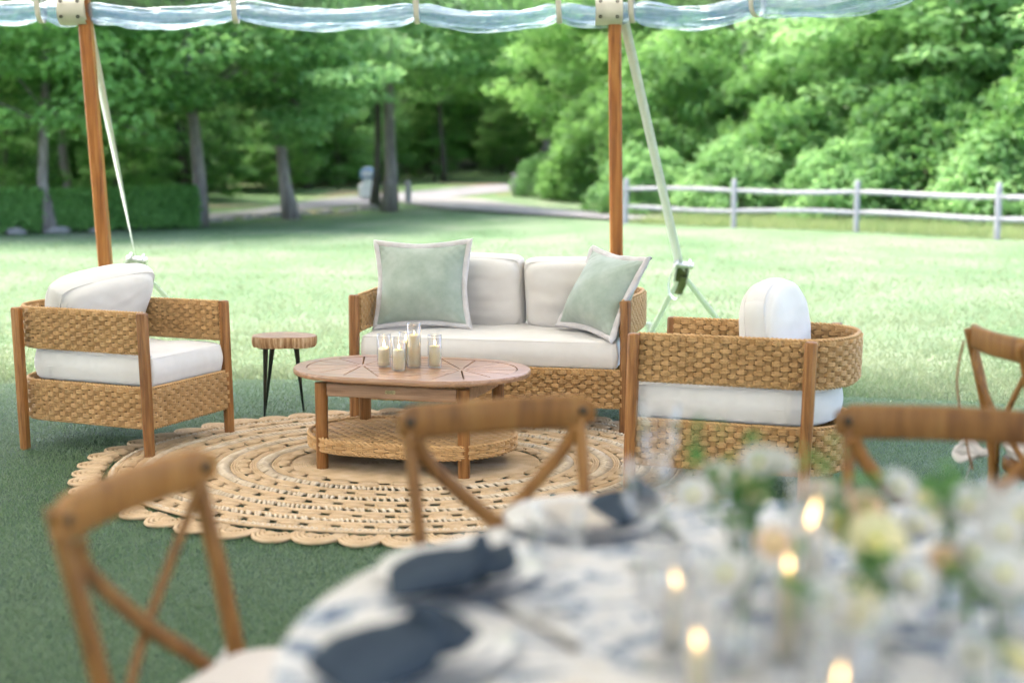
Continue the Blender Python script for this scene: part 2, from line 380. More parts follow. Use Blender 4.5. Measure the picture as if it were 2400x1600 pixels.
def at_z(px, py, z=0.):          # a point of the photograph (2400 px wide) at a known height, in metres
    a, b = (px-1200)/CF, -(py-800)/CF; c, s = math.cos(CP), math.sin(CP)
    t = (z-CH)/(-s + b*c); return Vector((a*t, (c + b*s)*t, z))
def at_y(px, py, Y):             # the same at a known distance
    a, b = (px-1200)/CF, -(py-800)/CF; c, s = math.cos(CP), math.sin(CP)
    t = Y/(c + b*s); return Vector((a*t, Y, CH + (-s + b*c)*t))

# ------------------------------------------------------------------ terrain
KY, KZ = [-60, 38, 62, 82, 160], [0, 0, .48, 2.0, 9.5]
def tz(y): return np.interp(y, KY, KZ)
def terrain():
    xs = np.r_[np.linspace(-110, -30, 9)[:-1], np.linspace(-30, 30, 31), np.linspace(30, 110, 9)[1:]]
    ys = np.r_[np.linspace(-60, 0, 7)[:-1], np.linspace(0, 36, 19), np.linspace(38, 82, 23), np.linspace(90, 160, 8)]
    X, Y = np.meshgrid(xs, ys, indexing='ij')
    structure(MB().grid(np.stack([X, Y, tz(Y)], -1)).build('lawn', 'lawn'))
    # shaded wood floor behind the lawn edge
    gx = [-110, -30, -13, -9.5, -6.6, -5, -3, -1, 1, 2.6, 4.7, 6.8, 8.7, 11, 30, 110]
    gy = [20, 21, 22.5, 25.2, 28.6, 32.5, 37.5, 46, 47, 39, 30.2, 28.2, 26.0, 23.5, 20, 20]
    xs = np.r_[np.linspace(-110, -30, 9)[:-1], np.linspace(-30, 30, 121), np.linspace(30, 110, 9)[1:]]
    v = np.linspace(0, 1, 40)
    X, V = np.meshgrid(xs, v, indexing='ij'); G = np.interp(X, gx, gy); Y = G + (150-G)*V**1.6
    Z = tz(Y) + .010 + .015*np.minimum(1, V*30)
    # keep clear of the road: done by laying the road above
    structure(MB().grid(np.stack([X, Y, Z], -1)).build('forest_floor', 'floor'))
terrain()
def strip(name, left, right, mat, dz):
    L, _ = resample(catmull(left, 10), n=60); R, _ = resample(catmull(right, 10), n=60)
    u = np.linspace(0, 1, 5)[:, None, None]; P = L[None]*(1-u) + R[None]*u
    Z = tz(P[..., 1]) + dz + .03*np.sin(np.linspace(0, PI, 5))[:, None]
    structure(MB().grid(np.concatenate([P, Z[..., None]], -1)).build(name, mat))
strip('road', [(-14, 28.0), (-7.2, 31.0), (-5.3, 38.3), (-2.9, 42.6), (-.3, 48.8), (2, 53), (8, 57)],
      [(-16, 30.5), (-8.2, 33.6), (-6.3, 42), (-4.0, 47.8), (-1.3, 54), (1.5, 58.5), (8, 63)], 'asphalt', .05)
strip('driveway', [(-3.6, 42.4), (-2.4, 39.2), (0, 35), (2.2, 31.6), (3.6, 30.4)], [(-2.7, 43.4), (-1.3, 43.8), (.5, 39.2), (2.3, 35.0), (4.1, 32.6)], 'gravel', .06)

# artificial turf under the tent
TURF_EDGE = catmull([(-9, 7.2), (-5, 8.15), (-3, 8.40), (-1.7, 8.55), (.3, 8.45), (1.94, 7.92), (2.87, 7.60), (4.4, 6.3), (5, 3)], 10)
def turf():
    e = TURF_EDGE; rows = np.linspace(0, 1, 12)[:, None]
    B = np.stack([e[:, 0], np.full(len(e), -4.)], 1)
    P = B[None]*(1-rows[:, :, None]) + e[None]*rows[:, :, None]
    b = MB().grid(np.concatenate([P, np.full(P.shape[:2] + (1,), .006)], -1))
    o = structure(b.build('artificial_turf', 'turf'))
    rng = np.random.default_rng(5)
    n = 420000
    y = 2.4 + (8.6-2.4)*rng.uniform(0, 1, n)**.8; x = rng.uniform(-.42, .42, n)*y*1.0
    ey = np.interp(x, e[:, 0], e[:, 1]); k = y < ey - .01; x, y = x[k], y[k]
    blades(x, y, .008, rng.uniform(.008, .016, len(x)), .0016, 'turf_pile', 'turf_blade', rng, o, .6)
def blades(x, y, z0, hgt, wid, name, mat, rng, parent=None, lean=.7, kind='stuff'):
    n = len(x); a = rng.uniform(0, 2*PI, n); ln = rng.normal(0, lean, (n, 2))*hgt[:, None]
    dx, dy = np.cos(a)*wid, np.sin(a)*wid; z0 = np.broadcast_to(z0, (n,))
    V = np.stack([np.stack([x-dx, y-dy, z0], 1), np.stack([x+dx, y+dy, z0], 1), np.stack([x+ln[:, 0], y+ln[:, 1], z0+hgt], 1)], 1)
    b = MB().add(V.reshape(-1, 3), np.arange(3*n).reshape(n, 3))
    return b.build(name, mat, parent, smooth=False, kind=kind)
turf()
def lawn_grass():
    rng = np.random.default_rng(9); n = 260000
    y = 7.4 + 20*rng.uniform(0, 1, n)**2.2; y = y[rng.uniform(0, 1, n) < 1-(y-7.4)/20]; n = len(y); x = rng.uniform(-.42, .42, n)*y
    e = TURF_EDGE; ey = np.interp(x, e[:, 0], e[:, 1]) + rng.normal(0, .02, n); k = y > ey; x, y = x[k], y[k]
    o = blades(x, y, 0., rng.uniform(.015, .045, len(x))*(1 + .4*vnoise(np.c_[x, y, y*0], 3, 2, .5)), .0025 + .0002*y, 'lawn_grass', 'grass', rng)
    o['label'] = 'short pale green lawn grass beyond the turf edge'
    rng = np.random.default_rng(19); n = 26000           # tall grass along the fence
    t = rng.uniform(-.02, 1.25, n); px = np.interp(t, [0, .333, .667, 1, 1.25], [2.43, 4.46, 6.53, 8.35, 10.2]); py = np.interp(t, [0, .333, .667, 1, 1.25], [29.9, 28.0, 26.4, 23.95, 22])
    off = .1 + 4.2*rng.uniform(0, 1, n)**.8; x = px + off*.62 + rng.normal(0, .1, n); y = py + off*.78 + rng.normal(0, .1, n)
    o = blades(x, y, 0., rng.uniform(.05, .20, n) + .16*rng.uniform(0, 1, n)**3, .009, 'tall_grass', 'tall_grass', rng, lean=.35)
    o['label'] = 'tall unmown grass behind the rail fence'
lawn_grass()

# ------------------------------------------------------------------ trees and bushes
def clump_leaves(b, rng, clumps, size, up=1.0):
    for (c, r, n) in clumps:
        d = rng.normal(size=(n, 3)); d /= np.linalg.norm(d, axis=1)[:, None]
        P = np.array(c) + d*np.array(r)*(rng.uniform(.25, 1, n)**.5)[:, None]
        P[:, 2] -= .10*((P[:, 0]-c[0])**2 + (P[:, 1]-c[1])**2)/max(r[0], .2)
        N = d*.55 + np.array([0, 0, up]) + rng.normal(0, .45, (n, 3))
        b.leaves(P, N, size, rng)
def tree_parts(seed, H, zb, R, n_clump, per, leaf, trunk_r, lean=(0, 0), flat=.34, leafmat='leaf', barkmat='trunk'):
    rng = np.random.default_rng(seed)
    k = np.linspace(0, 1, 9); P = np.stack([lean[0]*k**1.3 + .12*np.sin(k*5+seed), lean[1]*k + .1*np.cos(k*4+seed), k*H*.86], 1); P[0, :2] = 0
    rad = trunk_r*(1 - .8*k)*(1 + .45*np.exp(-k*26))
    tb = MB().tube(P, rad, 10); clumps = []
    for i in range(n_clump):
        u = (i + rng.uniform(0, 1))/n_clump; z = zb + (H-zb)*u**1.15
        env = R*(math.sin(PI*(.20 + .76*u)))**.75
        a = i*2.399 + rng.uniform(-.4, .4); rr = env*rng.uniform(.35, 1)**.6
        ax = np.array([np.interp(z, P[:, 2], P[:, 0]), np.interp(z, P[:, 2], P[:, 1])])
        c = (ax[0] + rr*math.cos(a), ax[1] + rr*math.sin(a), z + rng.uniform(-.3, .3))
        s = rng.uniform(.75, 1.35)*R*.26
        clumps.append((c, (s, s*rng.uniform(.8, 1.1), s*flat*rng.uniform(.8, 1.3)), per))
        if i % 4 == 0:
            z0 = max(zb*.98, z - rr*.4); st = np.array([np.interp(z0, P[:, 2], P[:, 0]), np.interp(z0, P[:, 2], P[:, 1]), z0]); en = np.array(c)
            md = (st+en)/2 + np.array([0, 0, .12*rr]); pp = catmull([st, md, en], 4)
            tb.tube(pp, np.linspace(trunk_r*.24, .010, len(pp)), 5)
    cb = MB(); clump_leaves(cb, rng, clumps, leaf)
    return tb.mesh('trunk', barkmat), cb.mesh('crown', leafmat, False)
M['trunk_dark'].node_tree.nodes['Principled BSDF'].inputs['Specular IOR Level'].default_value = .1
TREES = {
 'a': tree_parts(11, 8.6, 2.1, 3.4, 120, 150, .19, .105),
 'b': tree_parts(23, 9.2, 2.6, 3.6, 130, 145, .19, .15, (.5, 0)),
 'c': tree_parts(37, 9.6, 3.4, 3.5, 115, 150, .20, .185, (-.4, .2)),
 'pale': tree_parts(41, 7.6, 2.5, 3.3, 95, 150, .18, .15, (-.5, 0), .26, 'leaf_pale'),
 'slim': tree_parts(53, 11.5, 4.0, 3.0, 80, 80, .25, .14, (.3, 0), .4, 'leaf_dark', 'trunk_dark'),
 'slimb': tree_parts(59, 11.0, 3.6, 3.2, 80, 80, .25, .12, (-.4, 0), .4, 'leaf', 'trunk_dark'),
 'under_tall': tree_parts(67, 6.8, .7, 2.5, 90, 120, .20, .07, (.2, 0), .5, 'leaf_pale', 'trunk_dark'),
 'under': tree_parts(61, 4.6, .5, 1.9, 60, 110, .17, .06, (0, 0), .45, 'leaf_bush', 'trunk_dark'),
}
def tree(kind, x, y, s=1., rz=0., label='', group=None, name='maple_tree', sz=None):
    t, c = TREES[kind]
    r = thing(name, label, 'tree', (x, y, float(tz(y))), rz, group); r.scale = (s, s, sz or s)
    mobj('trunk', t, r); mobj('crown', c, r); return r
tree('a', -8.66, 26.1, 1.0, .4, 'maple with slim pale trunk standing in front of the clipped hedge')
tree('b', -6.5, 28.9, 1.0, 2.2, 'maple with pale trunk at the right end of the clipped hedge')
T3 = tree('pale', -5.08, 32.1, 1.05, 1.2, 'maple with leaning trunk and low pale green sprays beside the road'); T3.rotation_euler = (0, 0, 0)
def low_bough():
    r = np.random.default_rng(91); cl = []; tb = MB()
    for i in range(22):
        u = i/21; c = np.array([-1.55 + 3.6*u + r.normal(0, .15), -3.2 + 1.4*math.sin(u*5) + r.normal(0, .5), 2.25 + .45*math.sin(u*7+.6) + .25*u + r.normal(0, .12)])
        q = r.uniform(.5, .8); cl.append((c, (q, q, q*.26), 150))
        if i % 3 == 0: tb.tube(catmull([(-.2, 0, 2.5), (c + np.array([-.2, 0, 3.0]))/2, c], 5), np.linspace(.05, .01, 11), 5)
    b = MB(); clump_leaves(b, r, cl, .17); b.build('low_bough', 'leaf_pale', T3, False, 'stuff'); tb.build('limb', 'trunk', T3)
low_bough()
tree('c', -3.25, 36.9, 1.0, 3.4, 'thick pale trunked maple at the lawn corner beside the road')
tree('slimb', -3.9, 39.6, .9, 2.0, 'darker tree just behind the thick trunked maple', name='shade_tree')
tree('pale', -4.0, 27.5, .92, 4.1, 'low tree whose bright layered boughs spread above the middle of the lawn edge', name='shade_tree') if False else None
tree('a', -11.2, 27.4, 1.15, 5.0, 'leafy maple filling the far left edge above the hedge')
tree('c', 1.6, 62., 1.1, .8, 'pale trunked tree on the bank where the road bends away', name='bank_tree')
tree('slim', 2.7, 61., .95, 1.9, 'dark trunked tree on the bank right of the bend', name='bank_tree')
tree('a', 3.6, 47., 1.15, 2.6, 'full green tree rising behind the right wooden tent pole', name='bank_tree')
FAR = 'slim dark trunk in the shaded wood behind the road'
rng = random.Random(4); k = 0
for row, (y0, x0, x1, step) in enumerate(((37, -19, -9.5, 4.4), (44, -22, -8, 4.2), (52, -25, -5, 4.2), (61, -27, -2.5, 4.0), (69, -29, 6, 4.0), (79, -30, 30, 3.6))):
    x = x0
    while x < x1:
        kd = ('slim', 'slimb', 'slim', 'slimb', 'pale')[(k*7) % 5] if row < 5 else ('slim', 'slimb')[k % 2]
        tree(kd, x + rng.uniform(-.7, .7), y0 + rng.uniform(-2, 2), rng.uniform(.85, 1.2), rng.uniform(0, 6.2), FAR, 'trees of the wood behind the road', 'wood_tree'); k += 1
        x += step*rng.uniform(.8, 1.2)
for i, (x, y, s) in enumerate(((-12, 33, .7), (-9.6, 34, .55), (-14, 38, .8), (-11, 45, .8), (-8.8, 52, .9), (-6.6, 60, .9), (-13, 52, .9), (-4.2, 66, .9), (-1.5, 68, 1.0), (.8, 76, 1.1), (4.5, 72, 1.1), (-9, 68, 1.1), (-16, 44, .9), (-17, 60, 1.1), (7.5, 68, 1.2), (3, 80, 1.2), (-2.6, 76, 1.1), (-10.5, 39, .6), (-12.6, 41, .75), (-9.4, 43, .7), (-7.7, 48, .8), (-10.3, 50, .8), (-6.6, 53, .75), (-8.2, 57, .9), (-5.6, 57, .8), (-3.4, 61, .85), (-12, 58, .95), (-4.6, 70, 1.0), (-7.2, 63, .9), (-.4, 65, .7), (2.2, 68, .9), (5.8, 64, 1.0), (-15, 34, .7), (-18, 39, .9), (-14.6, 47, .85), (-19, 50, 1.0), (9, 58, 1.1))):
    tree('under', x, y, s, i*1.3, 'leafy sapling growing under the trees of the wood', 'saplings under the trees of the wood', 'sapling')

for i, (x, y, s) in enumerate(((-1.6, 70, 1.), (.4, 72, .95), (2.6, 74, 1.05), (-3.6, 72, 1.), (-5.8, 67, .95), (-8.2, 66, 1.), (-10.6, 63, .95), (-13, 64, 1.), (-15.5, 60, 1.), (4.6, 69, 1.), (-7, 56, .8), (-9.3, 53.5, .8), (-12, 49, .8), (-14.5, 52, .9), (-18, 54, 1.), (-21, 58, 1.), (6.8, 74, 1.1), (-.6, 79, 1.1), (-11.4, 44.5, .62), (-13.6, 40.5, .62), (-16.4, 42, .75))):
    tree('under_tall', x, y, s, i*1.9, 'pale green leafy young tree filling the wood behind the road', 'pale young trees filling the wood', 'young_tree')

def bush_mesh(seed, R, H, n, per, leaf, mat):
    r = np.random.default_rng(seed); cl = []
    for i in range(n):
        a = i*2.399; u = (i+.5)/n; z = H*(1-u)**.9*r.uniform(.82, 1.08); rr = R*min(1, .25 + u**.55)*r.uniform(.7, 1.05)
        s = R*.30*r.uniform(.7, 1.25); cl.append(((rr*math.cos(a), rr*math.sin(a), max(.12, z)), (s, s, s*.75), per))
    b = MB(); clump_leaves(b, r, cl, leaf, .6); sb = MB()
    for i in range(9):
        a = i*.7; e = np.array([math.cos(a)*R*.6, math.sin(a)*R*.6, H*r.uniform(.45, .8)])
        sb.tube(catmull([(0, 0, 0), e*.5 + np.array([0, 0, H*.12]), e], 4), np.linspace(.04, .01, 9), 5)
    return b.mesh('foliage', mat, False), sb.mesh('stem', 'trunk_dark')
BUSH = {'big': bush_mesh(3, 1.9, 3.2, 70, 170, .17, 'leaf_bush'), 'mound': bush_mesh(8, 1.5, 2.0, 55, 150, .15, 'leaf_pale'),
        'dark': bush_mesh(13, 1.0, 1.2, 40, 140, .10, 'leaf_dark'), 'tall': bush_mesh(17, 2.3, 5.6, 90, 180, .19, 'leaf_bush')}
def bush(kind, x, y, s, rz, label, group=None, sz=None, name='bush'):
    f, st = BUSH[kind]; r = thing(name, label, 'bush', (x, y, float(tz(y))), rz, group); r.scale = (s, s, sz or s)
    mobj('foliage', f, r); mobj('stem', st, r); return r
G = 'leafy bushes massed behind the rail fence'
for i, (kd, x, y, s, lab) in enumerate((
 ('mound', 3.3, 33.8, .8, 'low rounded bush behind the first fence span'), ('mound', 5.2, 32.2, .85, 'low pale bush behind the second fence post'),
 ('big', 6.6, 32.8, .8, 'mid-height bush behind the middle fence span'), ('mound', 7.4, 30.2, .9, 'pale mounded bush behind the third fence post'),
 ('big', 8.9, 30.4, .9, 'broad bush behind the right fence span'), ('mound', 9.8, 27.9, .95, 'rounded bush behind the rightmost fence post'),
 ('big', 11.2, 27.8, 1.05, 'tall bush at the right edge behind the fence'), ('tall', 4.4, 38.0, .85, 'tall arching bush right of the wooden pole'),
 ('tall', 6.8, 37.0, .75, 'tall bush rising behind the pale mound'), ('tall', 9.6, 34.0, .95, 'high bush mass climbing under the right tree'),
 ('tall', 12.4, 31.4, 1.15, 'highest bush mass at the right edge of the picture'), ('big', 3.0, 43.5, 1.0, 'bush left of the fence beside the driveway'),
 ('tall', 14.8, 29, 1.2, 'bush mass beyond the right edge'))):
    bush(kd, x, y, s, i*1.7, lab, G)
tree('pale', 11.0, 33.8, 1.35, .5, 'large pale leaved tree filling the upper right corner', name='overgrown_tree', sz=1.2)
tree('pale', 13.6, 30.4, 1.25, 2.5, 'pale leaved tree at the right edge above the bushes', name='overgrown_tree')
tree('b', 7.2, 43, 1.25, 1.5, 'dark green tree between the pole and the upper right corner', name='overgrown_tree')
tree('c', 4.9, 52, 1.3, 2.9, 'tall tree behind the bushes right of the wooden pole', name='overgrown_tree')
tree('slimb', 9.8, 46, 1.2, .3, 'tall shaded tree behind the highest bushes', name='overgrown_tree')
tree('slim', 13.5, 42, 1.2, .3, 'shaded tree behind the upper right corner tree', name='overgrown_tree')
tree('slim', 6.4, 60, 1.3, 1.3, 'far shaded tree behind the right bushes', name='overgrown_tree')
for i, (x, y, s, lab) in enumerate(((1.25, 46.5, 1.15, 'dark shrub left of the gap beside the driveway'), (2.0, 44.5, 1.1, 'dark shrub in the middle of the group beside the driveway'), (2.9, 43, 1.25, 'dark shrub nearest the right wooden pole'))):
    bush('dark', x, y, s, i, lab, 'dark shrubs beside the driveway', name='shrub')

def hedge():
    rng = np.random.default_rng(77); A, Bp = np.array([-13.5, 22.6]), np.array([-6.7, 28.4]); d = Bp-A; L = np.linalg.norm(d); d /= L; nrm = np.array([d[1], -d[0]])
    n = 34000; s = rng.uniform(0, L, n); W, Hh = .95, .80
    face = rng.uniform(0, 1, n); t = np.where(face < .45, W/2, np.where(face < .55, -W/2, rng.uniform(-W/2, W/2, n))); z = np.where(face < .55, rng.uniform(.06, Hh, n), Hh)
    wob = .05*vnoise(np.stack([s, t, z], 1), 4, 3, .6)
    t = t + np.sign(t)*wob*(face < .55) + rng.normal(0, .03, n); z = z + wob*(face >= .55) + rng.normal(0, .02, n)
    s = np.where(rng.uniform(0, 1, n) < .08, L + rng.normal(0, .04, n), s)
    xy = A + s[:, None]*d + t[:, None]*nrm
    N = np.where((face < .55)[:, None], np.c_[nrm[0]*np.sign(t), nrm[1]*np.sign(t), np.full(n, .6)], np.array([0, 0, 1.])) + rng.normal(0, .5, (n, 3))
    root = thing('clipped_hedge', 'long low clipped green hedge along the left lawn edge', 'hedge', (0, 0, 0))
    b = MB().leaves(np.c_[xy, z], N, .085, rng); b.build('foliage', 'leaf_hedge', root, False)
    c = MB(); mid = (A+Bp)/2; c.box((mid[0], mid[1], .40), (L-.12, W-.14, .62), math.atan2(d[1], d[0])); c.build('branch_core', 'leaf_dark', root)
hedge()
def rock_mesh(seed):
    b = MB(); r = np.random.default_rng(seed); th = np.linspace(0, 2*PI, 10, endpoint=False); V = []
    for u in np.linspace(0, 1, 6):
        ph = u*PI; V.append(np.stack([np.cos(th)*math.sin(ph), np.sin(th)*math.sin(ph), np.full(10, math.cos(ph)*.7)], 1))
    V = np.array(V); V *= (1 + .22*vnoise(V.reshape(-1, 3), seed, 2, .5)).reshape(V.shape[:2])[..., None]
    return b.grid(V, cv=True).mesh('boulder', 'stone', True)
ROCKS = [rock_mesh(i) for i in range(3)]; rr = random.Random(8)
for i in range(26):
    u = i/25; x = np.interp(u, [0, .3, .62, 1], [-12.3, -8.2, -5.9, -3.7]) + rr.uniform(-.15, .15); y = np.interp(u, [0, .3, .62, 1], [23.0, 26.3, 32.2, 38.2]) + rr.uniform(-.15, .15)
    o = mobj('boulder', ROCKS[i % 3], None, None, None, (x, y, .03)); s = rr.uniform(.13, .27); o.scale = (s*1.3, s, s*.75); o.rotation_euler = (0, 0, rr.uniform(0, 6))
    tag(o, 'grey fieldstone in the row along the lawn edge', 'stone', 'fieldstones along the left lawn edge')

# ------------------------------------------------------------------ split rail fence
FP = [(2.43, 29.9), (4.46, 28.0), (6.53, 26.4), (8.35, 23.95), (10.2, 21.9)]
def fence():
    root = thing('split_rail_fence', 'weathered grey split rail fence with two rails on the right', 'fence', (0, 0, 0))
    r = random.Random(2)
    for x, y in FP:
        b = MB(); prof = [(.052, -.3), (.055, .86), (.05, .94), (.03, .985), (.0, .99)]; b.lathe(prof, 8, (0, 0, 0))
        o = b.build('post', 'fence', root); o.location = (x, y, 0); o.rotation_euler = (r.uniform(-.02, .02), r.uniform(-.02, .02), r.uniform(0, 1)); o.scale = (1.15, .9, 1)
    for (x0, y0), (x1, y1) in zip(FP, FP[1:]):
        for z in (.76, .37):
            d = np.array([x1-x0, y1-y0]); L = np.linalg.norm(d); u = np.linspace(-.04, 1.04, 9)
            P = np.stack([u*L, .012*np.sin(u*7+r.uniform(0, 6)), .02*np.sin(u*4+r.uniform(0, 6))], 1)
            rad = .046*np.where((u < 0) | (u > 1), .6, 1)
            b = MB().tube(P, rad, 6, flat=(1.15, .75)); o = b.build('rail', 'fence', root)
            o.location = (x0, y0, z + r.uniform(-.015, .015)); o.rotation_euler = (0, 0, math.atan2(d[1], d[0]))
fence()

# small roadside things, far off
def roadside():
    p = at_z(866, 484); p = Vector((-4.5, 43.0, 0))
    p.x = (866-1200)/CF*43.3
    t = thing('roadside_box', 'white roadside pedestal with pale blue box beside the thick trunk', 'box', (p.x, 43.0, float(tz(43))+.1))
    MB().box((0, 0, .22), (.52, .4, .44), taper=.8, bev=.04).build('pedestal', 'white', t)
    MB().box((0, 0, .53), (.3, .3, .18), bev=.03).build('neck', 'white', t)
    b = MB(); th = np.linspace(0, PI, 9); b.add([], []) if False else None
    prof = [(-.22, .0)] + [(-.22*math.cos(a), .16 + .16*math.sin(a)) for a in th] + [(.22, 0)]
    b.prism([(x, z) for x, z in prof], -.19, .19, .02); o = b.build('box_body', 'blue', t); o.location = (0, 0, .62); o.rotation_euler = (PI/2, 0, 0)
    MB().box((0, -.2, .74), (.3, .02, .12), bev=.008).build('door', 'white', t)
    for px, Y, hgt, lab in ((958, 41.2, .62, 'short grey marker post right of the thick maple trunk'), (1206, 46.5, .68, 'short grey marker post left of the dark shrubs')):
        X = (px-1200)/CF*Y
        t = thing('marker_post', lab, 'post', (X, Y, float(tz(Y))), 0, 'marker posts beside the driveway')
        MB().box((0, 0, hgt/2), (.17, .17, hgt), taper=.9, bev=.02).build('shaft', 'fence', t)
        MB().box((0, 0, hgt+.03), (.19, .19, .06), bev=.025).build('cap', 'fence', t)
roadside()

# ------------------------------------------------------------------ tent
EAVE = catmull([(-9.3, 7.6), (-5.4, 8.85), (-2.62, 8.93), (.67, 8.93), (1.75, 8.25), (2.42, 7.0), (3.1, 4.9), (4.7, 2.2), (4.8, -1), (2.6, -3.6), (-2, -4.4), (-6, -4.4), (-9, -3), (-10.4, 2)], 10, True)
def tent():
    root = thing('tent', 'tent edge with clear rolled side wall hanging across the top', 'tent', (0, 0, 0))
    c = np.array([-2.2, 2.3]); rings = []
    for s in np.linspace(1, .02, 16):
        P = c + s*(EAVE - c); rings.append(np.c_[P, np.full(len(P), 2.62 + 2.7*(1-s)**1.12)])
    MB().grid(np.array(rings), cv=True).build('canopy', 'canopy', root)
    # hanging clear wall and its roll along the lawn side
    e = EAVE[2:56]; e, L = resample(e, ds=.02)
    s = np.linspace(0, L, len(e)); T = np.gradient(e, axis=0); T /= np.linalg.norm(T, axis=1)[:, None]; Nn = np.stack([-T[:, 1], T[:, 0]], 1)
    # tie positions along the eave by picture column
    def s_at(px):
        q = e[:, 0]/e[:, 1]*CF*1.0 + 1200; return s[np.argmin(np.abs(q - px) + 1e3*(e[:, 1] < 2))]
    ties = sorted([s_at(p) for p in (-700, -330, -20, 118, 225, 565, 980, 1310, 1478, 1765, 2130)] + [L-.1])
    knots = [0] + ties + [L]
    sag = np.zeros(len(s))
    for a, b2 in zip(knots, knots[1:]):
        m = (s >= a) & (s <= b2)
        if b2-a > .05: sag[m] = np.sin(PI*(s[m]-a)/(b2-a))*min(.05, .055*(b2-a))
    n = 36; th = np.linspace(0, 2*PI, n, endpoint=False)
    S3 = np.stack([np.repeat(s[:, None], n, 1), np.cos(th)[None]*.3 + 0*s[:, None], np.sin(th)[None]*.3 + 0*s[:, None]], -1)
    fold = vnoise(S3.reshape(-1, 3), 5, 3, 1.1).reshape(len(s), n)
    fold2 = vnoise((S3*np.array([.55, 3.0, 3.0])).reshape(-1, 3), 6, 3, 1.5).reshape(len(s), n)
    pin = np.ones(len(s))
    for t in ties: pin *= 1 - .28*np.exp(-((s-t)/.05)**2)
    for lay, (rad, ro, mat) in enumerate(((.066, .0, 'vinyl'), (.046, .4, 'vinyl'))):
        crease = (1-np.abs(np.clip(vnoise((S3*np.array([.8, 2.6, 2.6])).reshape(-1, 3), 60+lay, 3, 1.3).reshape(len(s), n), -1, 1)))**3
        R = rad*pin[:, None]*(1 + .20*fold + .12*np.abs(fold2) - .30*crease + .08*np.sin(3*th[None] + s[:, None]*5 + ro))
        ctr = np.c_[e, 2.287 - sag]
        V = ctr[:, None] + R[..., None]*(np.c_[Nn, np.zeros(len(s))][:, None]*np.cos(th)[None, :, None]*.95 + np.array([0, 0, 1.])*np.sin(th)[None, :, None]*1.08)
        MB().grid(V, cv=True).build('rolled_wall', mat, root, True)
    zz = np.linspace(0, 1, 6); V = np.stack([np.c_[e, (2.62*(1-u) + (2.33-sag*.6)*u)] for u in zz]); V[:, :, :2] += .012*np.sin(s*4)[None, :, None]
    MB().grid(V).build('clear_wall', 'vinyl_sheet', root, True)
    for t in ties:
        i = int(np.argmin(np.abs(s-t))); ctr = np.r_[e[i], 2.287-sag[i]]; nn = np.r_[Nn[i], 0]; tt = np.r_[T[i], 0]
        a = np.linspace(-.2, PI+.2, 22) + PI
        ring = [ctr + .062*(nn*math.cos(q) + np.array([0, 0, 1.15])*math.sin(q)) for q in np.linspace(PI, 2*PI, 16)]
        ring = [ring[0] + np.array([0, 0, .36])] + ring + [ring[-1] + np.array([0, 0, .36])]
        ring = np.array(ring); ring[:, :2] += (ring[:, 2:]-2.25)*np.array([[-.06*tt[0], -.06*tt[1]]])
        MB().tube(ring, .0135, 4, flat=(1, .12) if False else (1, 1), up=tuple(tt)).build('tie_strap', 'beige', root) if False else ribbon(ring, tt, .017, 'tie_strap', 'beige', root)
    return root
def ribbon(path, side, hw, name, mat, root, th=.0015):
    P = np.asarray(path, float); side = np.asarray(side, float)
    if side.ndim == 1: side = np.repeat(side[None], len(P), 0)
    T = np.gradient(P, axis=0); N = np.cross(T, side); N /= np.linalg.norm(N, axis=1)[:, None] + 1e-9
    hw = np.broadcast_to(hw, (len(P),))[:, None]
    V = np.stack([P - side*hw - N*th, P + side*hw - N*th, P + side*hw + N*th, P - side*hw + N*th], 1)
    return MB().grid(V, cv=True).build(name, mat, root, True)
TENT = tent()
def pole(x0, y0, x1, z1, label, plate_dx):
    t = thing('tent_pole', label, 'pole', (x0, y0, 0), 0, 'wooden tent poles')
    k = .029; r = .04; sec = [(r, -k), (r, k), (k, r), (-k, r), (-r, k), (-r, -k), (-k, -r), (k, -r)]
    b = MB(); V = [[(sx + (x1-x0)*z/2.3, sy, z) for sx, sy in sec] for z in (0, .4, 1, 1.6, 2.1, 2.36)]
    b.grid(np.array(V), cv=True); b.f.append(np.array([[40+i for i in range(8)]])); b.build('shaft', 'pole', t, False)
    MB().lathe([(.0, .0), (.09, .0), (.09, .012), (.0, .013)], 16).build('base_plate', 'steel', t)
    MB().lathe([(.012, 2.36), (.012, 2.62), (0, 2.62)], 8, ((x1-x0), 0, 0)).build('top_pin', 'steel', t)
    # beige reinforcement plate wrapped round the roll beside the pole
    pl = []
    for q in np.linspace(-.9, PI+.5, 14): pl.append((0, -.015 - .088*math.sin(q)*1.0, 2.285 - .085*math.cos(q)))
    P = np.array(pl) + np.array([(x1-x0) + plate_dx, 0, 0])
    V = np.stack([P + np.array([dx, 0, 0]) for dx in (-.085, -.083, .083, .085)], 1); o = MB().grid(V).build('corner_plate', 'beige', t, True)
    for dx in (-.055, .05):
        for dz in (2.245, 2.34): MB().lathe([(.011, -.004), (.011, .004), (.004, .005), (.004, -.004)], 12).build('grommet', 'grommet', o).matrix_local = Matrix.Translation((P[0][0]+dx, -.108, dz)) @ Matrix.Rotation(PI/2, 4, 'X')
pole(-2.585, 8.93, -2.69, 2.3, 'left reddish wooden tent pole rising behind the left armchair', -.06)
pole(.685, 8.93, .645, 2.3, 'right reddish wooden tent pole rising behind the loveseat', -.04)
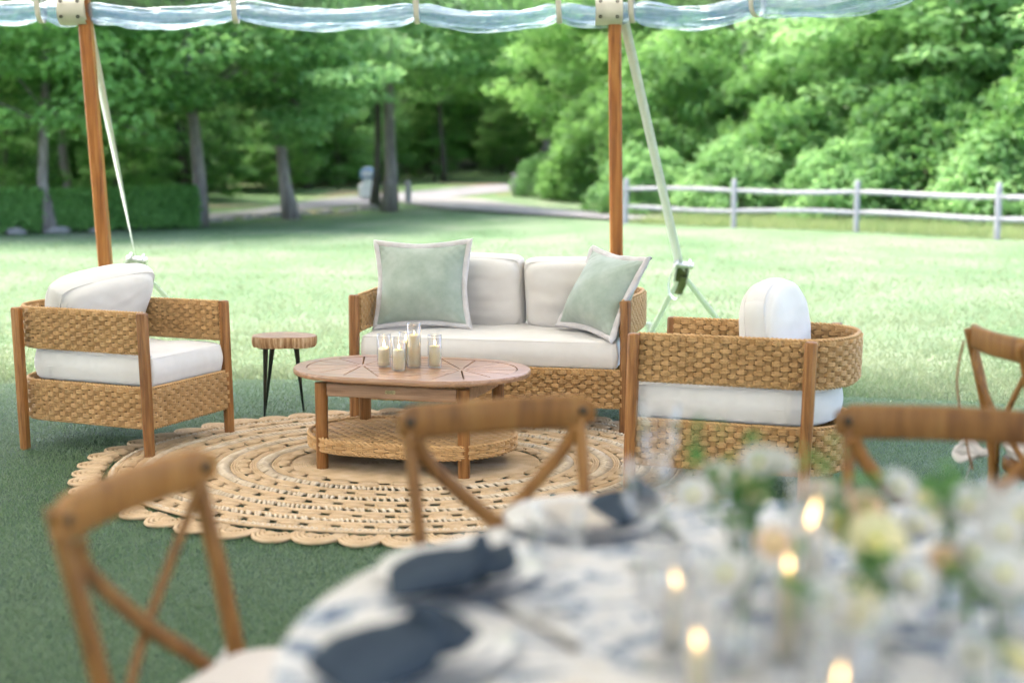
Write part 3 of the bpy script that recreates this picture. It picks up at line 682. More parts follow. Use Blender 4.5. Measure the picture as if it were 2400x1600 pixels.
def guy(top, ratchet, stakes, label, tw):
    t = thing('guy_strap', label, 'strap', (stakes[0][0], stakes[0][1], 0), 0, 'white guy straps'); off = np.array([stakes[0][0], stakes[0][1], 0])
    top, ratchet = np.array(top)-off, np.array(ratchet)-off
    u = np.linspace(0, 1, 40)[:, None]; P = top + (ratchet-top)*u; a = u[:, 0]*tw
    d = (ratchet-top)/np.linalg.norm(ratchet-top); x = np.array([1., 0, 0]); x -= d*x.dot(d); x /= np.linalg.norm(x); y = np.cross(d, x)
    side = x*np.cos(a)[:, None] + y*np.sin(a)[:, None]
    ribbon(P, side, .031, 'upper_strap', 'strap', t)
    for s in stakes:
        g = np.array([s[0], s[1], -.02])-off; q = np.array([ratchet + (g-ratchet)*k for k in np.linspace(0, 1, 8)])
        ribbon(q, x, .022, 'lower_strap', 'strap', t)
        MB().lathe([(.0, .1), (.03, .1), (.03, .07), (.012, .07), (.012, -.3), (0, -.3)], 8, g + np.array([0, 0, .02])).build('stake', 'steel', t)
    b = MB().box((0, 0, 0), (.075, .03, .13), bev=.008); o = b.build('ratchet', 'olive', t); o.location = ratchet; o.rotation_euler = (.3, .12, 0)
    MB().box((-.045, -.02, .03), (.012, .05, .17), bev=.004).build('ratchet_side', 'steel', o); MB().box((.045, -.02, .03), (.012, .05, .17), bev=.004).build('ratchet_side', 'steel', o)
    sp = MB().tube([(-.07, 0, 0), (.07, 0, 0)], .024, 12).build('spool', 'steel', o); sp.location = (0, -.02, .07)
    h = MB().box((0, 0, -.05), (.06, .016, .16), bev=.006).build('handle', 'olive', o); h.location = (.02, -.03, -.04); h.rotation_euler = (.25, .1, .1)
    lp = catmull([(-.02, -.02, .1), (-.06, -.05, .07), (-.085, -.05, -.04), (-.07, -.04, -.14), (-.02, -.04, -.19), (.015, -.03, -.15)], 6)
    ribbon(lp, np.array([.35, .93, 0.]), .02, 'strap_tail', 'strap', o)
guy((-2.70, 8.99, 2.30), (-2.70, 10.0, .59), [(-2.42, 10.85), (-3.05, 10.9)], 'white guy strap with ratchet behind the left armchair', 1.35)
guy((.70, 8.99, 2.28), (1.222, 10.0, .553), [(1.73, 10.95), (1.07, 10.8)], 'white guy strap with ratchet behind the right armchair', .35)

# ------------------------------------------------------------------ woven furniture
def weave(path, z0, z1, closed=False, pitch=.034, rowh=.0205, a=.0050, S=3, sides=5, face=0, b=None):
    P0, L = resample(path, n=400, closed=closed); ns = int(round(L/pitch)); ns += ns % 2
    sub = 6; N = ns*sub + (0 if closed else 1)
    P, L = resample(path, n=N, closed=closed); s = np.arange(N)/sub
    T = (np.roll(P, -1, 0) - np.roll(P, 1, 0)) if closed else np.gradient(P, axis=0)
    T /= np.linalg.norm(T, axis=1)[:, None]; Nn = np.stack([T[:, 1], -T[:, 0]], 1)
    rows = max(2, int(round((z1-z0)/rowh))); rh = (z1-z0)/rows; r = rh/(2*S)*.97
    b = b or MB(); th = np.linspace(0, 2*PI, sides, endpoint=False); rg = np.random.default_rng(int(L*1000))
    for k in range(rows):
        for j in range(S):
            ph = np.cos(PI*(s + .5) + PI*k); d = (face*.0070 + face*.0086*np.tanh(3.2*(ph+.22)) if face else a*np.tanh(1.7*ph)/.935) + rg.normal(0, .0004)
            zc = z0 + (k+.5)*rh + (j-(S-1)/2)*2*r*(.72 + .26*np.clip(ph*1.6+.6, 0, 1)) + .0007*np.sin(s*1.3 + j*2 + k)
            V = np.empty((N, sides, 3)); V[..., :2] = P[:, None] + Nn[:, None]*(d[:, None] + r*np.cos(th)[None])[..., None]; V[..., 2] = zc[:, None] + r*np.sin(th)[None]
            b.grid(V, cu=closed, cv=True)
    # stakes (vertical bundles of four)
    kk = np.arange(ns)*sub + sub//2 if closed else np.arange(0, N, sub)[:-1] + sub//2
    w4 = pitch*.60/4
    for i in kk:
        for q in range(4):
            c = P[i] + T[i]*(q-1.5)*w4
            zz = np.linspace(z0, z1, rows*2+1); kz = np.arange(rows*2+1)/2 - .5
            dd = face*.0050 + 0*kz
            V = np.empty((len(zz), 4, 3)); t4 = np.linspace(0, 2*PI, 4, endpoint=False)
            V[..., :2] = c + Nn[i]*(dd[:, None] + w4*.55*np.cos(t4)[None])[..., None] + T[i]*(w4*.55*np.sin(t4))[None, :, None]; V[..., 2] = zz[:, None]
            b.grid(V, cv=True)
    return b
def rope(path3, r=.0062, pitch=.035, closed=False, b=None, strands=2):
    P, L = resample(path3, ds=.007, closed=closed); n = len(P); s = np.arange(n)*L/n
    T = (np.roll(P, -1, 0) - np.roll(P, 1, 0)) if closed else np.gradient(P, axis=0); T /= np.linalg.norm(T, axis=1)[:, None]
    up = np.where(np.abs(T[:, 2:]) > .9, np.array([[0, 1., 0]]), np.array([[0, 0, 1.]])); A = up - T*(up*T).sum(1)[:, None]; A /= np.linalg.norm(A, axis=1)[:, None]; Bn = np.cross(T, A)
    b = b or MB()
    for k in range(strands):
        ph = 2*PI*s/pitch + 2*PI*k/strands
        b.tube(P + (A*np.cos(ph)[:, None] + Bn*np.sin(ph)[:, None])*r*.75, r*.8, 5, closed=closed)
    return b
def core(path, z0, z1, closed=False, t=.0022):
    P, L = resample(path, ds=.03, closed=closed); T = (np.roll(P, -1, 0) - np.roll(P, 1, 0)) if closed else np.gradient(P, axis=0); T /= np.linalg.norm(T, axis=1)[:, None]; Nn = np.stack([T[:, 1], -T[:, 0]], 1)
    V = np.stack([np.c_[P + Nn*t, np.full(len(P), z0)], np.c_[P + Nn*t, np.full(len(P), z1)], np.c_[P - Nn*t, np.full(len(P), z1)], np.c_[P - Nn*t, np.full(len(P), z0)]], 1)
    return MB().grid(V, cu=closed, cv=True)
def u_path(hw, yf, ys, yb, p=2.3, flare=0, n=60):
    """from the right front end back round to the left front end"""
    th = np.linspace(0, PI, n); c, s = np.cos(th), np.sin(th)
    x = (hw+flare)*np.sign(c)*np.abs(c)**(2/p); y = ys - (ys-yb)*np.abs(s)**(2/p)
    return np.vstack([[(hw, yf)], np.stack([x, y], 1), [(-hw, yf)]])
def post_mesh(H, w=.052, d=.046, ch=.012):
    hx, hy = w/2, d/2; sec = np.array([(hx, -hy+ch), (hx, hy-ch), (hx-ch, hy), (-hx+ch, hy), (-hx, hy-ch), (-hx, -hy+ch), (-hx+ch, -hy), (hx-ch, -hy)])
    V = [np.c_[sec*k, np.full(8, z)] for z, k in ((0, .86), (.01, .9), (H*.3, .96), (H-.012, 1), (H-.003, .95), (H, .82))]
    b = MB().grid(np.array(V), cv=True); b.f.append(np.array([list(range(7, -1, -1))])); b.f.append(np.array([list(range(40, 48))])); return b
def plan_cushion(outline, z0, z1, r=.03, puff=.02, seed=0, name='seat_cushion', parent=None, mat='cushion', wr=.004):
    O, L = resample(outline, n=160, closed=True); c = O.mean(0); b = MB(); V = []
    T = np.roll(O, -1, 0) - np.roll(O, 1, 0); T /= np.linalg.norm(T, axis=1)[:, None]; Nn = np.stack([T[:, 1], -T[:, 0]], 1)
    if ((O-c)*Nn).sum() < 0: Nn = -Nn
    for k in (.0, .25, .5, .75, .92): V.append((c + (O - Nn*r - c)*k, z0 - puff*.25*(1-k**2)))
    for a in np.linspace(-PI/2, 0, 5): V.append((O - Nn*r*(1-math.cos(a)), z0 + r + r*math.sin(a)))
    for u in np.linspace(.15, .85, 5): V.append((O + Nn*.008*math.sin(u*PI), z0 + r + (z1-z0-2*r)*u))
    for a in np.linspace(0, PI/2, 5): V.append((O - Nn*r*(1-math.cos(a)), z1 - r + r*math.sin(a)))
    for k in (.94, .85, .72, .55, .36, .18, 0): V.append((c + (O - Nn*r - c)*k, z1 + puff*(1-k**3)))
    A = np.array([np.c_[p, np.full(len(p), z)] for p, z in V])
    q = vnoise(A.reshape(-1, 3)*np.array([1, 1, .5]), seed, 3, 3.2).reshape(A.shape[:2]); A[..., 2] += wr*q*np.clip((A[..., 2]-z0)/(z1-z0), 0, 1)
    q2 = vnoise(A.reshape(-1, 3)*np.array([2.2, 2.2, .3]), seed+1, 2, 5.).reshape(A.shape[:2]); A[5:20, :, :2] += Nn[None]*(q2[5:20]*.0022)[..., None]
    b.grid(A, cv=True)
    o = b.build(name, mat, parent, True)
    for z in (z0+r*.55, z1-r*.45):
        pp = np.c_[O - Nn*r*.18, np.full(len(O), z)]; MB().tube(pp, .0018, 5, closed=True).build('piping', mat, o, True)
    return o
def back_cushion(w, h, t, seed, name, parent, mat='cushion', p=5., crown=.02, wide=0., gf=.30, kx=11., slump=0.):
    """boxed back cushion standing in the XZ plane, its base at z=0, thickness along y"""
    n = 44; u = np.sin(np.linspace(-PI/2, PI/2, n)); U, Vv = np.meshgrid(u, u, indexing='ij'); gs = t*gf
    rr = (np.abs(U)**p + np.abs(Vv)**p); th = gs + np.clip(1-rr, 0, 1)**(1/2.4)*(t/2-gs)
    k = 1/np.maximum(1, (np.abs(U)**kx + np.abs(Vv)**kx)**(1/kx))
    X = U*k*w/2*(1 + wide*(Vv+1)/2); Z = (Vv*k + 1)*h/2 + crown*np.cos(U*PI/2)*(Vv > 0)*Vv + slump*U*np.clip(Vv+.2, 0, 2)*h
    b = MB()
    for sg in (1, -1):
        pts = np.stack([X, sg*th, Z], -1); nz = vnoise(pts.reshape(-1, 3), seed+sg, 3, 2.0).reshape(n, n); pts[..., 1] += sg*nz*.007*np.clip(1-rr, 0, 1)
        wr = vnoise((pts*np.array([1.0, 1, 2.5])).reshape(-1, 3), seed+5, 2, 4.).reshape(n, n); pts[..., 1] += sg*wr*.0042*np.clip(1.2-rr, 0, 1)
        b.grid(pts if sg < 0 else pts[::-1])
    e = lambda G: np.concatenate([G[0, :], G[1:, -1], G[-1, -2::-1], G[-2:0:-1, 0]])
    Xe, Ze = e(X), e(Z); q = np.linspace(-1, 1, 9); wv = vnoise(np.stack([Xe, 0*Xe, Ze], 1), seed+9, 3, 3.)
    Vr = np.stack([np.stack([Xe*(1 + (.05 + .012*wv)*(1-y*y)), np.full(len(Xe), y*gs), h/2 + (Ze-h/2)*(1 + (.05 + .012*wv)*(1-y*y))], 1) for y in q])
    b.grid(Vr, cv=True)
    o = b.build(name, mat, parent, True)
    for sg in (1, -1):
        ring = np.stack([Xe*1.003, np.full(len(Xe), sg*gs), (Ze-h/2)*1.003 + h/2], 1); MB().tube(ring, .0013, 5, closed=True).build('piping', mat, o, True)
    return o
POST_H = .68
def posts(root, pts):
    for x, y, H, sc in pts:
        o = post_mesh(H).shear(.026).build('post', 'teak', root); o.location = (x, y, 0); o.scale = (sc, sc, 1)
RK = .026
def woven(root, path, z0, z1, name, closed=False, ends=True):
    c = core(path, z0+.008, z1-.008, closed).shear(RK).build(name, 'wicker_core', root)
    wv = weave(path, z0+.006, z1-.006, closed, face=1); weave(path, z0+.006, z1-.006, closed, face=-1, b=wv).shear(RK).build('weave', 'wicker', c, True, 'stuff')
    b = MB()
    for z in (z0+.002, z1-.002): rope(np.c_[np.asarray(path), np.full(len(path), z)], closed=closed, b=b)
    if ends and not closed:
        for q in (path[0], path[-1]): rope(np.array([(q[0], q[1], z0), (q[0], q[1], z1)]), b=b)
    b.shear(RK).build('edge_rope', 'wicker', c, True)
def armchair(label, loc, rz):
    root = thing('armchair', label, 'armchair', loc, rz, 'woven armchairs')
    hw, yf, ys, yb = .292, .345, -.25, -.475
    posts(root, [(.311, .357, POST_H, 1), (-.311, .357, POST_H, 1), (.338, -.345, POST_H, 1), (-.338, -.345, POST_H, 1)])
    woven(root, u_path(hw, yf, ys, yb), .490, .678, 'arm_band')
    pb = u_path(hw+.004, .362, ys, yb+.01); woven(root, pb, .150, .335, 'base_band', True)
    out = u_path(hw-.022, .352, ys, yb+.045); plan_cushion(out, .332, .478, .028, .018, 3, 'seat_cushion', root)
    # zipper flap on the side of the seat cushion
    MB().box((.276, -.22, .40), (.004, .10, .006), bev=.0015).build('zipper_flap', 'cushion', root)
    MB().box((-.276, -.22, .40), (.004, .10, .006), bev=.0015).build('zipper_flap', 'cushion', root)
    return root
ch = armchair('woven armchair on the left with cream cushions, facing right', (-1.8509, 6.6248, 0), -1.981)
c2 = copy_tree(ch); c2.location = (.9144, 5.6519, 0); c2.rotation_euler = (0, 0, 1.2059)
c2['label'] = 'woven armchair on the right with cream cushions, seen from its side and back'
bc = back_cushion(.45, .37, .22, 7, 'back_cushion', ch, p=4.6, crown=.015, wide=.27, gf=.22, kx=9., slump=-.03); bc.location = (-.045, -.265, .474); bc.rotation_euler = (math.radians(-25), math.radians(4), -.20)
bc = back_cushion(.49, .355, .20, 9, 'back_cushion', c2, p=3.2, crown=.05, wide=.0, gf=.20, kx=6.); bc.location = (0, -.19, .475); bc.rotation_euler = (math.radians(-7), 0, math.radians(-8))

SOFA = (-.1288, 6.8987, 0); ST = 2.9193
def loveseat():
    root = thing('loveseat', 'woven two seat sofa with cream cushions behind the coffee table', 'sofa', SOFA, ST)
    hw = .682
    posts(root, [(.70, 0, POST_H, 1), (-.70, 0, POST_H, 1), (.585, -.80, POST_H-.02, .95), (-.585, -.80, POST_H-.02, .95)])
    woven(root, u_path(hw, -.012, -.45, -.83, 4.2, .03), .490, .678, 'arm_band')
    woven(root, u_path(hw+.004, .006, -.45, -.82, 4.2, .03), .150, .335, 'base_band', True)
    plan_cushion(u_path(hw-.024, -.004, -.5, -.77, 4.), .332, .480, .028, .016, 11, 'seat_cushion', root, wr=.005)
    for x, sd, dy, rz, h in ((.235, 21, 0, .02, .385), (-.385, 22, .012, -.03, .372)):
        o = back_cushion(.625 if x > 0 else .55, h, .19, sd, 'back_cushion', root, p=6., gf=.24, kx=12., crown=.006); o.location = (x, -.53+dy, .478); o.rotation_euler = (math.radians(-12), 0, rz)
loveseat()
def sofa_w(x, y, z): return Vector((SOFA[0] + math.cos(ST)*x - math.sin(ST)*y, SOFA[1] + math.sin(ST)*x + math.cos(ST)*y, z))
def throw_pillow(label, loc, rot, w, h, t, seed):
    root = thing('throw_pillow', label, 'pillow', loc, 0, 'sage throw pillows'); root.rotation_euler = rot
    n = 48; u = np.sin(np.linspace(-PI/2, PI/2, n)*.985)/math.sin(PI/2*.985); U, Vv = np.meshgrid(u, u, indexing='ij')
    X = U*w/2*(1 - .12*(1-Vv**2)*np.abs(U)**2); Z = Vv*h/2*(1 - .12*(1-U**2)*np.abs(Vv)**2)
    th = t/2*(np.clip(1-U**2, 0, 1)**.55)*(np.clip(1-Vv**2, 0, 1)**.55)*(1 + .1*np.cos(U*2)*np.cos(Vv*2))
    b = MB(); e = lambda G: np.concatenate([G[0, :], G[1:, -1], G[-1, -2::-1], G[-2:0:-1, 0]])
    sag = .02*(1-Vv)/2
    for sg in (1, -1):
        pts = np.stack([X, sg*(th*(1+.25*(-Vv)) + .004), Z + h/2], -1)
        nz = vnoise(pts.reshape(-1, 3), seed+sg, 3, 2.4).reshape(n, n); ed = np.clip(th/(t/2), 0, 1); pts[..., 1] += sg*nz*.012*ed
        ang = np.arctan2(np.abs(Vv), np.abs(U)+1e-6); crn = np.abs(U*Vv); pts[..., 1] += sg*.006*np.sin((U-Vv)*26)*crn**1.5*ed**.5*(crn < .9) + sg*.006*np.sin((U+Vv)*26)*crn**1.5*ed**.5
        b.grid(pts if sg < 0 else pts[::-1])
    b.build('cover', 'sage', root, True)
    Xe, Ze = e(X), e(Z) + h/2; c = np.array([0, h/2]); O = np.stack([Xe, Ze], 1); d = O - c
    sx = np.sign(d[:, 0])*np.clip((np.abs(d[:, 0])/(w/2))**6, 0, 1); sz = np.sign(d[:, 1])*np.clip((np.abs(d[:, 1])/(h/2))**6, 0, 1); fl = .026
    dirn = np.stack([sx, sz], 1); dirn /= np.maximum(np.abs(dirn).max(1), .35)[:, None]
    k = np.linspace(0, 2*PI, len(O)); wave = .006*np.sin(k*9+seed) + .004*np.sin(k*17)
    P1 = O - dirn*.006; P2 = O + dirn*fl; R = []
    for a, (kk, yy) in enumerate(((0, -.009), (.25, -.014), (.55, -.013), (.85, -.011), (1.0, 0.), (.85, .011), (.55, .013), (.25, .014), (0, .009))):
        Q = P1*(1-kk) + P2*kk; R.append(np.stack([Q[:, 0], yy + wave*kk, Q[:, 1]], 1))
    MB().grid(np.array(R), cv=True).build('flange', 'flange', root, True)
p = sofa_w(.395, -.20, .508); throw_pillow('large sage green square pillow at the left end of the loveseat', p, (math.radians(-12), math.radians(-1.5), ST-PI+.06), .485, .43, .19, 31)
p = sofa_w(-.475, -.15, .512); throw_pillow('sage green pillow tipped against the right arm of the loveseat', p, (math.radians(-27), math.radians(4), math.radians(-57)), .44, .42, .19, 44)

# ------------------------------------------------------------------ coffee table
TB = (-.4483, 6.1236, 0); TT = -.2936; TZ = .447
def tw(x, y, z): return Vector((TB[0] + math.cos(TT)*x - math.sin(TT)*y, TB[1] + math.sin(TT)*x + math.cos(TT)*y, z))
def stadium(a, b, n=28):
    c = a-b; t1 = np.linspace(-PI/2, PI/2, n); t2 = t1 + PI
    return np.vstack([np.c_[c + b*np.cos(t1), b*np.sin(t1)], np.c_[-c + b*np.cos(t2), b*np.sin(t2)]])
def ray_stadium(cx, ang, a, b):
    d = np.array([math.cos(ang), math.sin(ang)]); lo, hi = 0, 2.
    for _ in range(40):
        m = (lo+hi)/2; q = np.array([cx, 0]) + d*m; k = max(0, abs(q[0])-(a-b))
        if math.hypot(k, q[1]) < b: lo = m
        else: hi = m
    return np.array([cx, 0]) + d*lo
def coffee_table():
    root = thing('coffee_table', 'oval slatted wooden coffee table with woven lower shelf on the rug', 'table', TB, TT)
    a, b = .54, .352; rim = .058; zt, th = TZ, .024
    O, I = stadium(a, b), stadium(a-rim, b-rim); n = len(O)
    rings = [np.c_[I, np.full(n, zt-th)], np.c_[O*.995, np.full(n, zt-th)], np.c_[O, np.full(n, zt-th+.004)], np.c_[O, np.full(n, zt-.005)], np.c_[O*.992, np.full(n, zt)], np.c_[I, np.full(n, zt)]]
    MB().grid(np.array(rings), cu=True, cv=True).build('rim', 'teak_flat', root)
    ia, ib = a-rim-.004, b-rim-.004; cx = .235; AN = math.radians(124); g = .0034
    m = 9
    for sgn in (1, -1):
        ed = np.linspace(-AN, AN, m+1)
        for i in range(m):
            a0, a1 = ed[i], ed[i+1]; poly = [np.array([cx, 0]) + .03*np.array([math.cos(a1), math.sin(a1)]), np.array([cx, 0]) + .03*np.array([math.cos(a0), math.sin(a0)])]
            for q in np.linspace(a0, a1, 6): poly.append(ray_stadium(cx, q, ia, ib))
            poly = np.array(poly); cc = poly.mean(0); mid = (a0+a1)/2; nr = np.array([-math.sin(mid), math.cos(mid)])
            side = (poly-np.array([cx, 0])) @ nr; poly = poly - nr[None]*(np.sign(side)*np.minimum(g, np.abs(side)*.8))[:, None]
            if sgn < 0: poly = poly*np.array([-1, 1])
            MB().prism(poly, zt-.02, zt-.001, .0015).build('wedge_slat', 'teak_flat', root)
        hub = np.array([(cx + .028*math.cos(q), .028*math.sin(q)) for q in np.linspace(-AN, AN, 14)])
        if sgn < 0: hub = hub*np.array([-1, 1])
        MB().prism(hub, zt-.02, zt-.0012, .001).build('hub', 'teak_flat', root)
    ys = np.linspace(-ib, ib, 9)
    cot = 1/math.tan(AN)
    for y0, y1 in zip(ys, ys[1:]):
        y0, y1 = y0+g, y1-g; xe = lambda y: cx + abs(y)*cot - g*1.3
        poly = [(-xe(y0), y0), (xe(y0), y0), (xe(y1), y1), (-xe(y1), y1)]
        MB().prism(poly, zt-.02, zt-.001, .001).build('slat', 'teak_flat', root)
    b2 = MB().prism(stadium(a-.12, b-.09), zt-.045, zt-th-.002); b2.build('under_frame', 'teak', root)
    hx, hy = .328, .244
    for x in (-hx, hx):
        for y in (-hy, hy):
            o = MB().lathe([(.0, 0), (.024, 0), (.026, .006), (.0285, zt-.046), (0, zt-.046)], 20).build('leg', 'teak', root); o.location = (x, y, 0)
    for y in (-hy, hy): MB().box((0, y, zt-.075), (2*hx-.056, .022, .056), bev=.003).build('apron', 'teak_flat', root)
    for x in (-hx, hx): MB().box((x, 0, zt-.075), (.022, 2*hy-.056, .056), bev=.003).build('apron', 'teak_flat', root)
    pl = MB().box((.0, -hy-.0125, zt-.072), (.046, .003, .016), bev=.001).build('maker_plate', 'brass', root)
    for dz in (.004, 0, -.004): MB().box((0, -hy-.0142, zt-.072+dz), (.030, .0008, .0012)).build('engraved_line', 'grommet', pl)
    for dx in (-.019, .019): MB().lathe([(.0018, -.001), (.0018, .001), (0, .001)], 8, (dx, -hy-.0142, zt-.072)).build('rivet', 'grommet', pl)
    # woven lower shelf
    sa, sb, sz = .475, .318, .150
    c = MB().prism(stadium(sa-.012, sb-.012), sz-.032, sz-.007); shelf = c.build('shelf', 'wicker_core', root)
    W = MB(); pt = .033; rows = int(2*sb/pt); th6 = np.linspace(0, 2*PI, 6, endpoint=False)
    for k in range(-rows//2, rows//2+1):
        yc = k*pt*.95
        for j in (-1, 0, 1):
            y = yc + j*.0095
            if abs(y) > sb-.012: continue
            xe = (sa-sb) + math.sqrt(sb*sb - y*y) - .006; N = int(2*xe/.0085)+1; x = np.linspace(-xe, xe, N)
            z = sz - .004 + .0055*np.tanh(1.6*np.cos(PI*(x/pt) + PI*k)); r = .0056
            V = np.empty((N, 6, 3)); V[..., 0] = x[:, None]; V[..., 1] = y + r*np.cos(th6)[None]; V[..., 2] = z[:, None] + r*np.sin(th6)[None]; W.grid(V, cv=True)
    cols = int(2*sa/pt)
    for k in range(-cols//2, cols//2+1):
        for j in (-1.5, -.5, .5, 1.5):
            x = k*pt + j*.0065; kx = max(0, abs(x)-(sa-sb))
            if kx > sb-.01: continue
            ye = math.sqrt(sb*sb - kx*kx) - .006; y = np.linspace(-ye, ye, int(2*ye/.0158)+2)
            z = sz - .003 - .0028*np.cos(PI*k)*np.cos(PI*y/(pt*.95)); r = .0042; t4 = np.linspace(0, 2*PI, 5, endpoint=False)
            V = np.empty((len(y), 5, 3)); V[..., 0] = x + r*np.cos(t4)[None]; V[..., 1] = y[:, None]; V[..., 2] = z[:, None] + r*np.sin(t4)[None]; W.grid(V, cv=True)
    W.build('shelf_weave', 'wicker', shelf, True, 'stuff')
    weave(stadium(sa, sb), sz-.042, sz+.002, True, .05, .0145, .0045, 2).build('rim_weave', 'wicker', shelf, True, 'stuff')
    b3 = MB(); rope(np.c_[stadium(sa-.004, sb-.004), np.full(56, sz+.004)], .0075, .05, True, b3); rope(np.c_[stadium(sa-.004, sb-.004), np.full(56, sz-.044)], .0065, .05, True, b3); b3.build('edge_rope', 'wicker', shelf, True)
coffee_table()

# candles
def flame_mesh(s=1.):
    return MB().lathe([(0, 0), (.0022*s, .003*s), (.0036*s, .008*s), (.0034*s, .013*s), (.0020*s, .019*s), (.0007*s, .024*s), (0, .027*s)], 10)
def hurricane(label, x, y, z, H, hc, rc, group='glass candles on the coffee table', R=.030, lit=True, melt=0, flame=1.):
    t = thing('hurricane_candle', label, 'candle', (x, y, z), 0, group)
    g = MB().lathe([(.0, .001), (R-.004, .001), (R-.0005, .004), (R, .01), (R, H-.001), (R-.0008, H), (R-.002, H-.001), (R-.002, .008), (0, .006)], 32)
    g.build('glass_cylinder', 'glass', t, True)
    MB().tube([((R-.001)*math.cos(a), (R-.001)*math.sin(a), H) for a in np.linspace(0, 2*PI, 32, endpoint=False)], .0013, 6, closed=True).build('glass_rim', 'glass_edge', t, True)
    r = rc; c = MB(); n = 28; th = np.linspace(0, 2*PI, n, endpoint=False)
    prof = [(0, .0065), (r, .0065), (r, .02), (r*.99, hc*.5), (r, hc-.006), (r*.97, hc-.001), (r*.86, hc), (r*.6, hc-.004), (r*.25, hc-.005), (0, hc-.005)]
    P = np.array(prof); V = np.stack([P[:, None, 0]*np.cos(th), P[:, None, 0]*np.sin(th), np.broadcast_to(P[:, None, 1], (len(P), n)) + np.where((P[:, None, 1] > hc-.008) & (P[:, None, 0] > r*.5), melt*np.cos(th - 1.0)[None], 0)], -1)
    c.grid(V, cv=True); c.build('pillar', 'wax', t, True)
    if melt: MB().lathe([(0, .0066), (R-.003, .0066), (R-.003, .022), (r*1.05, .026), (0, .026)], 28).build('melted_wax', 'wax', t, True)
    MB().tube([(0, 0, hc-.006), (.0006, 0, hc+.002), (.0015, 0, hc+.006)], .0009, 6).build('wick', 'wick', t)
    if lit:
        f = flame_mesh(flame).build('flame', 'flame', t, True); f.location = (.001, 0, hc+.002)
    return t
M['glass_edge'] = glass_mat('glass_rim_edge', (.62, .66, .66), .22, .05)
for lab, px, py, H, hc, me, fl, rc in (
   ('short candle with melted wax pool, leftmost of the glass candles on the coffee table', 900, 859, .145, .085, .005, 1.25, .0235),
   ('front candle in a glass cylinder, nearest the camera on the coffee table', 935, 868, .145, .092, 0, .95, .0240),
   ('candle partly hidden behind the others on the coffee table', 951, 853, .145, .105, .006, 1.1, .0235),
   ('tallest glass cylinder with a tall pillar candle on the coffee table', 971, 861, .198, .148, .003, .55, .0262),
   ('candle standing apart, rightmost on the coffee table', 1019, 861, .145, .098, 0, 1., .0240)):
    q = at_z(px, py, TZ); hurricane(lab, q.x, q.y, TZ + .0005, H, hc, rc*1.06, melt=me, flame=fl, R=.0315)

# ------------------------------------------------------------------ stump side table
def side_table():
    c = at_z(659, 785, .46); root = thing('stump_side_table', 'small live edge wood slab side table on thin black legs', 'side table', (c.x, c.y, 0), 0)
    th = np.linspace(0, 2*PI, 64, endpoint=False); rad = .150*(1 + .10*np.cos(th) + .13*np.cos(2*th + .3) + .06*np.cos(3*th+1.2) - .16*np.exp(-((th-5.2)/.28)**2) + .012*np.sin(11*th))
    O = np.c_[rad*np.cos(th), rad*np.sin(th)*1.0]
    r2 = np.random.default_rng(2); rough = r2.normal(0, .0022, 64)
    V = [np.c_[O*.0, np.full(64, .402)]] + [np.c_[O*(k + rough[:, None]*m), np.full(64, z)] for z, k, m in ((.402, .90, 0), (.404, .955, 2), (.418, .985, 6), (.435, 1.0, 8), (.452, .995, 6), (.458, .985, 1))]
    MB().grid(np.array(V), cv=True).build('slab_edge', 'bark_edge', root)
    MB().prism(O*.986, .4575, .4605, .002).build('slab_top', 'slab', root)
    for px, py, top in ((620, 981, (-.07, -.07)), (712, 966, (.075, .01)), (622, 962, (-.06, .09))):
        g = at_z(px, py); a = np.array([g.x-c.x, g.y-c.y, 0]); t = np.array([top[0], top[1], .403])
        MB().tube([a, a + (t-a)*.5, t], [.005, .0095, .0145], 10).build('leg', 'black', root)
        MB().lathe([(0, .400), (.035, .400), (.035, .403), (0, .403)], 16, (top[0], top[1], -.0012)).build('leg_plate', 'black', root)
side_table()

